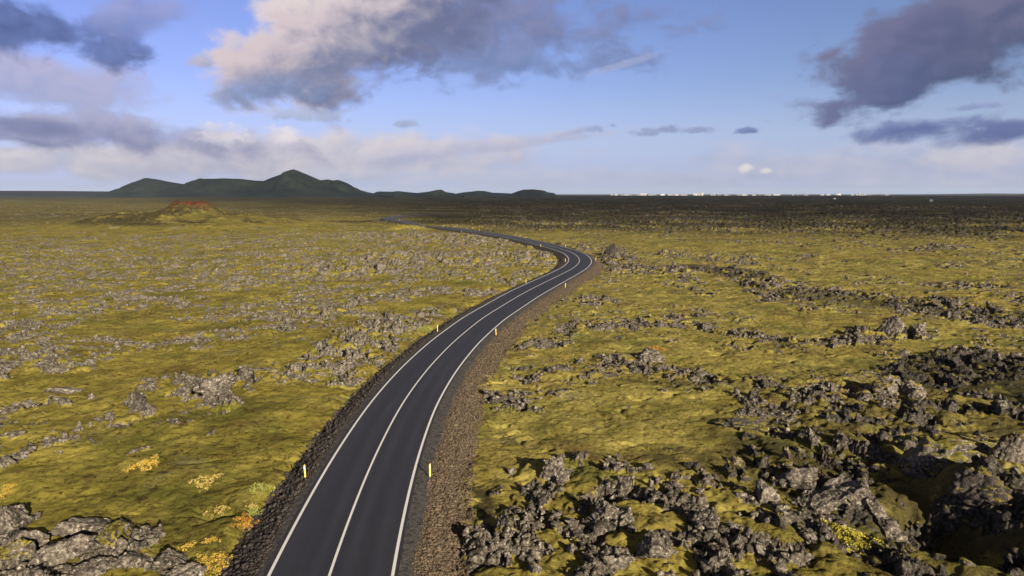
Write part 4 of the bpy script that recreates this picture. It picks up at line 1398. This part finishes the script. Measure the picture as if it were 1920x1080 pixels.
def shrub(px, py, wpx, dpx, look, h_, label, seed, dens=1.0):
    r = np.random.default_rng(seed)
    x0, y0 = G(px, py, -0.75)
    z0 = float(terrain(np.array([x0]), np.array([y0]))[0][0])
    x0, y0 = G(px, py, z0 + .1)
    mpp = math.hypot(math.hypot(x0, y0), CAM_H) / FPX
    rx_ = wpx * mpp / 2 * (.85 if look != 'cushion' else 1)
    ry_ = dpx * mpp / 2 / (CAM_H / math.hypot(math.hypot(x0, y0), CAM_H))
    root = empty('low_shrub', (x0, y0, z0))
    tag(root, label, 'shrub')
    ns = int(30 * dens * max(.6, rx_ * ry_ * 2.2))
    ns = min(ns, 160) if look != 'cushion' else 420
    a = r.uniform(0, 6.28, ns)
    u = np.sqrt(r.uniform(0, 1, ns))
    k_ = 1 + .35 * np.sin(3 * a + seed) + .2 * np.sin(5 * a + 2 * seed)
    sx, sy = np.cos(a) * u * rx_ * k_, np.sin(a) * u * ry_ * k_
    sz = terrain(x0 + sx, y0 + sy)[0] - z0
    tv, tf, lv, lf = [np.array([0., 0., -.06])], [], [], []
    for i in range(ns):
        hh = h_ * r.uniform(.5, 1.1) * (1.1 - .5 * u[i])
        lean = r.normal(0, .3, 2) * hh
        b0 = np.array([sx[i], sy[i], sz[i] - .03])
        b1 = b0 + np.array([lean[0], lean[1], hh])
        o_ = len(tv)
        w = .008
        for c_ in (b0, b1):
            tv += [c_ + (w, 0, 0), c_ + (-w / 2, w, 0), c_ + (-w / 2, -w, 0)]
        for q_ in range(3):
            tf.append((o_ + q_, o_ + (q_ + 1) % 3, o_ + 3 + (q_ + 1) % 3, o_ + 3 + q_))
        tf.append((0, o_, o_ + 1))
        for _ in range(16):
            t = r.uniform(.4, 1.05)
            c_ = b0 + (b1 - b0) * t + r.normal(0, .07, 3) * np.array([1, 1, .6])
            e1 = r.normal(size=3)
            e1 /= np.linalg.norm(e1)
            e2 = np.cross(e1, r.normal(size=3))
            e2 /= np.linalg.norm(e2)
            l_, w_ = r.uniform(.035, .065), r.uniform(.017, .033)
            o_ = len(lv)
            lv += [c_ - e1 * l_, c_ + e2 * w_, c_ + e1 * l_, c_ - e2 * w_]
            lf.append((o_, o_ + 1, o_ + 2, o_ + 3))
    link('twigs', mesh('twigs', tv, tf), M_TWIG, root)
    link('leaves', mesh('leaves', lv, lf), LEAF[look], root)


SHRUBS = [
    (273, 869, 52, 16, 'yellow', .30, 'golden yellow shrub standing alone in the middle of the left moss slope'),
    (384, 900, 44, 18, 'pale', .26, 'pale thin yellow shrub near a dark crack in the left moss'),
    (406, 958, 36, 14, 'pale', .28, 'pale yellow shrub low on the left moss slope above the orange ones'),
    (489, 914, 42, 16, 'green', .34, 'bright yellow-green shrub at the edge of the left rubble bank'),
    (480, 956, 32, 16, 'green', .26, 'duller green shrub below the bright yellow-green one on the left bank'),
    (464, 998, 58, 18, 'orange', .34, 'vivid orange shrub at the edge of the left rubble bank'),
    (402, 1011, 32, 8, 'yellow', .22, 'small yellow shrub left of the vivid orange one'),
    (350, 1024, 26, 8, 'yellow', .22, 'smallest yellow-orange tuft nearest the lower-left boulders'),
    (407, 1058, 82, 28, 'yellow', .36, 'large yellow shrub at the bottom edge beside the left bank'),
    (12, 920, 26, 12, 'yellow', .28, 'yellow shrub at the left picture edge above the outcrop'),
    (1606, 1010, 60, 40, 'cushion', .10, 'yellow-green cushion plant on moss below the tilted slabs'),
    (800, 617, 40, 10, 'green', .5, 'green bush beside the second marker post on the left'),
    (1232, 653, 36, 6, 'orange', .35, 'orange streak of low shrub behind the ridge right of the road'),
    (853, 846, 14, 8, 'yellow', .28, 'yellow tuft growing in the brown rubble right of the road'),
    (472, 948, 20, 6, 'pale', .2, 'faint pale tuft between the two green shrubs on the left bank'),
]
for i_, q_ in enumerate(SHRUBS):
    shrub(*q_, seed=500 + i_)

# ------------------------------------------------------------------ the town on the horizon
M_WALL = simple('white_wall', (0.60, 0.58, 0.55), 0.8, 0.06, 0.05)
M_WALL2 = simple('pale_grey_wall', (0.44, 0.43, 0.42), 0.8, 0.06, 0.05)
M_ROOFD = simple('grey_roof', (0.22, 0.21, 0.21), 0.8, 0.1, 0.05)
M_ROOFR = simple('red_roof', (0.30, 0.13, 0.10), 0.8, 0.1, 0.05)
M_GLASSD = simple('dark_window', (0.05, 0.055, 0.06), 0.3, 0.1, 0.05)


def gable_mesh(name, L, W, H, RH, wall, roof):
    v, f, mi = [], [], []
    x, y = L / 2, W / 2
    v = [(-x, -y, -1), (x, -y, -1), (x, y, -1), (-x, y, -1), (-x, -y, H), (x, -y, H), (x, y, H), (-x, y, H), (-x, 0, H + RH), (x, 0, H + RH)]
    f = [(0, 1, 5, 4), (2, 3, 7, 6), (1, 2, 6, 9, 5), (3, 0, 4, 8, 7)]
    mi = [0] * 4
    e = .5
    o_ = len(v)
    k = RH / y
    v += [(-x - e, -y - e, H - e * k + .2), (x + e, -y - e, H - e * k + .2), (x + e, 0, H + RH + .2), (-x - e, 0, H + RH + .2), (x + e, y + e, H - e * k + .2), (-x - e, y + e, H - e * k + .2)]
    f += [(o_, o_ + 1, o_ + 2, o_ + 3), (o_ + 3, o_ + 2, o_ + 4, o_ + 5)]
    mi += [1, 1]
    n = max(3, int(L / 6))
    for s in (-1, 1):
        for i in range(n):
            cx = -x + (i + .5) * L / n
            for zz in np.arange(1.2, H - 1.6, 3.0):
                o_ = len(v)
                v += [(cx - .8, s * (y + .03), zz), (cx + .8, s * (y + .03), zz), (cx + .8, s * (y + .03), zz + 1.3), (cx - .8, s * (y + .03), zz + 1.3)]
                f.append((o_, o_ + 1, o_ + 2, o_ + 3) if s < 0 else (o_ + 3, o_ + 2, o_ + 1, o_))
                mi.append(2)
    m_ = mesh(name, v, f)
    for t in (wall, roof, M_GLASSD):
        m_.materials.append(t)
    m_.polygons.foreach_set('material_index', mi)
    return m_


def block_mesh(name, L, W, H, wall):
    v, f, mi = [], [], []

    def bx(cx, cy, z0, z1, hx_, hy_, m_):
        o_ = len(v)
        for l in (z0, z1):
            for j in (-1, 1):
                for i in (-1, 1):
                    v.append((cx + i * hx_, cy + j * hy_, l))
        for q_ in ((4, 5, 7, 6), (0, 1, 5, 4), (1, 3, 7, 5), (3, 2, 6, 7), (2, 0, 4, 6)):
            f.append(tuple(o_ + t for t in q_))
            mi.append(m_)
    bx(0, 0, -1, H, L / 2, W / 2, 0)
    bx(0, 0, H, H + .8, L / 2 + .25, W / 2 + .25, 1)
    bx(L * .28, 0, H + .8, H + 3.4, L * .09, W * .25, 0)
    n = max(3, int(L / 5))
    for zz in np.arange(1.2, H - 1.4, 3.0):
        for i in range(n):
            cx = -L / 2 + (i + .5) * L / n
            bx(cx, -W / 2, zz, zz + 1.4, 1.0, .06, 2)
            bx(cx, W / 2, zz, zz + 1.4, 1.0, .06, 2)
    m_ = mesh(name, v, f)
    for t in (wall, M_ROOFD, M_GLASSD):
        m_.materials.append(t)
    m_.polygons.foreach_set('material_index', mi)
    return m_


GAB = [gable_mesh('house', 22, 11, 6, 4, M_WALL, M_WALL2), gable_mesh('house', 34, 13, 7, 4, M_WALL, M_ROOFR), gable_mesh('house', 46, 22, 9, 4, M_WALL, M_WALL),
       gable_mesh('house', 28, 12, 9, 4, M_WALL2, M_ROOFD)]
BLK = [block_mesh('town_block', 30, 16, 12, M_WALL), block_mesh('town_block', 60, 30, 11, M_WALL), block_mesh('town_block', 20, 16, 20, M_WALL2)]


def place_building(px, Y, m_, sc, label, group=None, nm='town_building'):
    o = link(nm, m_)
    x_ = (px - 960) / FPX * Y / math.cos(PITCH) * 1.0
    dx, dy, dz = ray(px, 366)
    o.location = (dx / dy * Y, Y, 1.0)
    o.scale = sc
    o.rotation_euler = (0, 0, R(random.uniform(-35, 10)))
    tag(o, label, 'building', group)


BIG = [
    (1312, BLK[1], (1.35, 1.2, 2.6), 'largest white block in the distant town, left of its middle'),
    (1303, GAB[2], (.8, 1, 1.9), 'white gabled hall touching the left side of the largest white block'),
    (1206, GAB[2], (1.7, 1.2, 2.1), 'wide white gabled hall near the left end of the distant town'),
    (1242, BLK[0], (1.8, 1.2, 1.3), 'low white block between the wide hall and the largest block in the town'),
    (1257, GAB[0], (2.6, 1.3, 1.6), 'white house row just right of the low white block in the town'),
    (1572, BLK[1], (.9, 1, 1.9), 'bright low white block in the right part of the distant town'),
    (1611, BLK[2], (1.2, 1, 1.5), 'tall narrow block near the right end of the distant town'),
    (1623, BLK[0], (1.1, 1, 1.25), 'white block just right of the tall narrow one in the town'),
    (1283, GAB[1], (2.4, 1.2, 1.2), 'long low house row left of the largest white block'),
    (1456, GAB[2], (1.8, 1.1, 1.0), 'long white hall in the thin middle part of the distant town'),
]
for px, m_, sc_, lab in BIG:
    place_building(px, 9000, m_, sc_, lab)
rt = np.random.default_rng(13)
for i_ in range(74):
    u = rt.uniform()
    px = rt.uniform(1142, 1290) if u < .42 else (rt.uniform(1320, 1480) if u < .72 else rt.uniform(1480, 1665))
    part_ = 'left' if px < 1300 else ('middle' if px < 1480 else 'right')
    g_ = rt.uniform() < .6
    m_ = (GAB if g_ else BLK)[rt.integers(0, 4 if g_ else 3)]
    s_ = rt.uniform(.45, 1.0)
    place_building(px, rt.uniform(8700, 9600), m_, (s_ * rt.uniform(1, 1.8), s_, s_ * rt.uniform(.55, 1.1)),
                   f"small {'gabled house' if g_ else 'flat-roofed block'} in the {part_} part of the distant town",
                   f"small {'gabled houses' if g_ else 'flat-roofed blocks'} in the {part_} part of the town")
# two tiny huts out on the dark plain
place_building(1747, 1750, GAB[0], (.33, .5, .45), 'tiny pale hut alone on the dark plain at far right', None, 'plain_hut')
place_building(1565, 2450, GAB[0], (.35, .5, .45), 'tiny pale hut alone on the dark plain below the town', None, 'plain_hut')
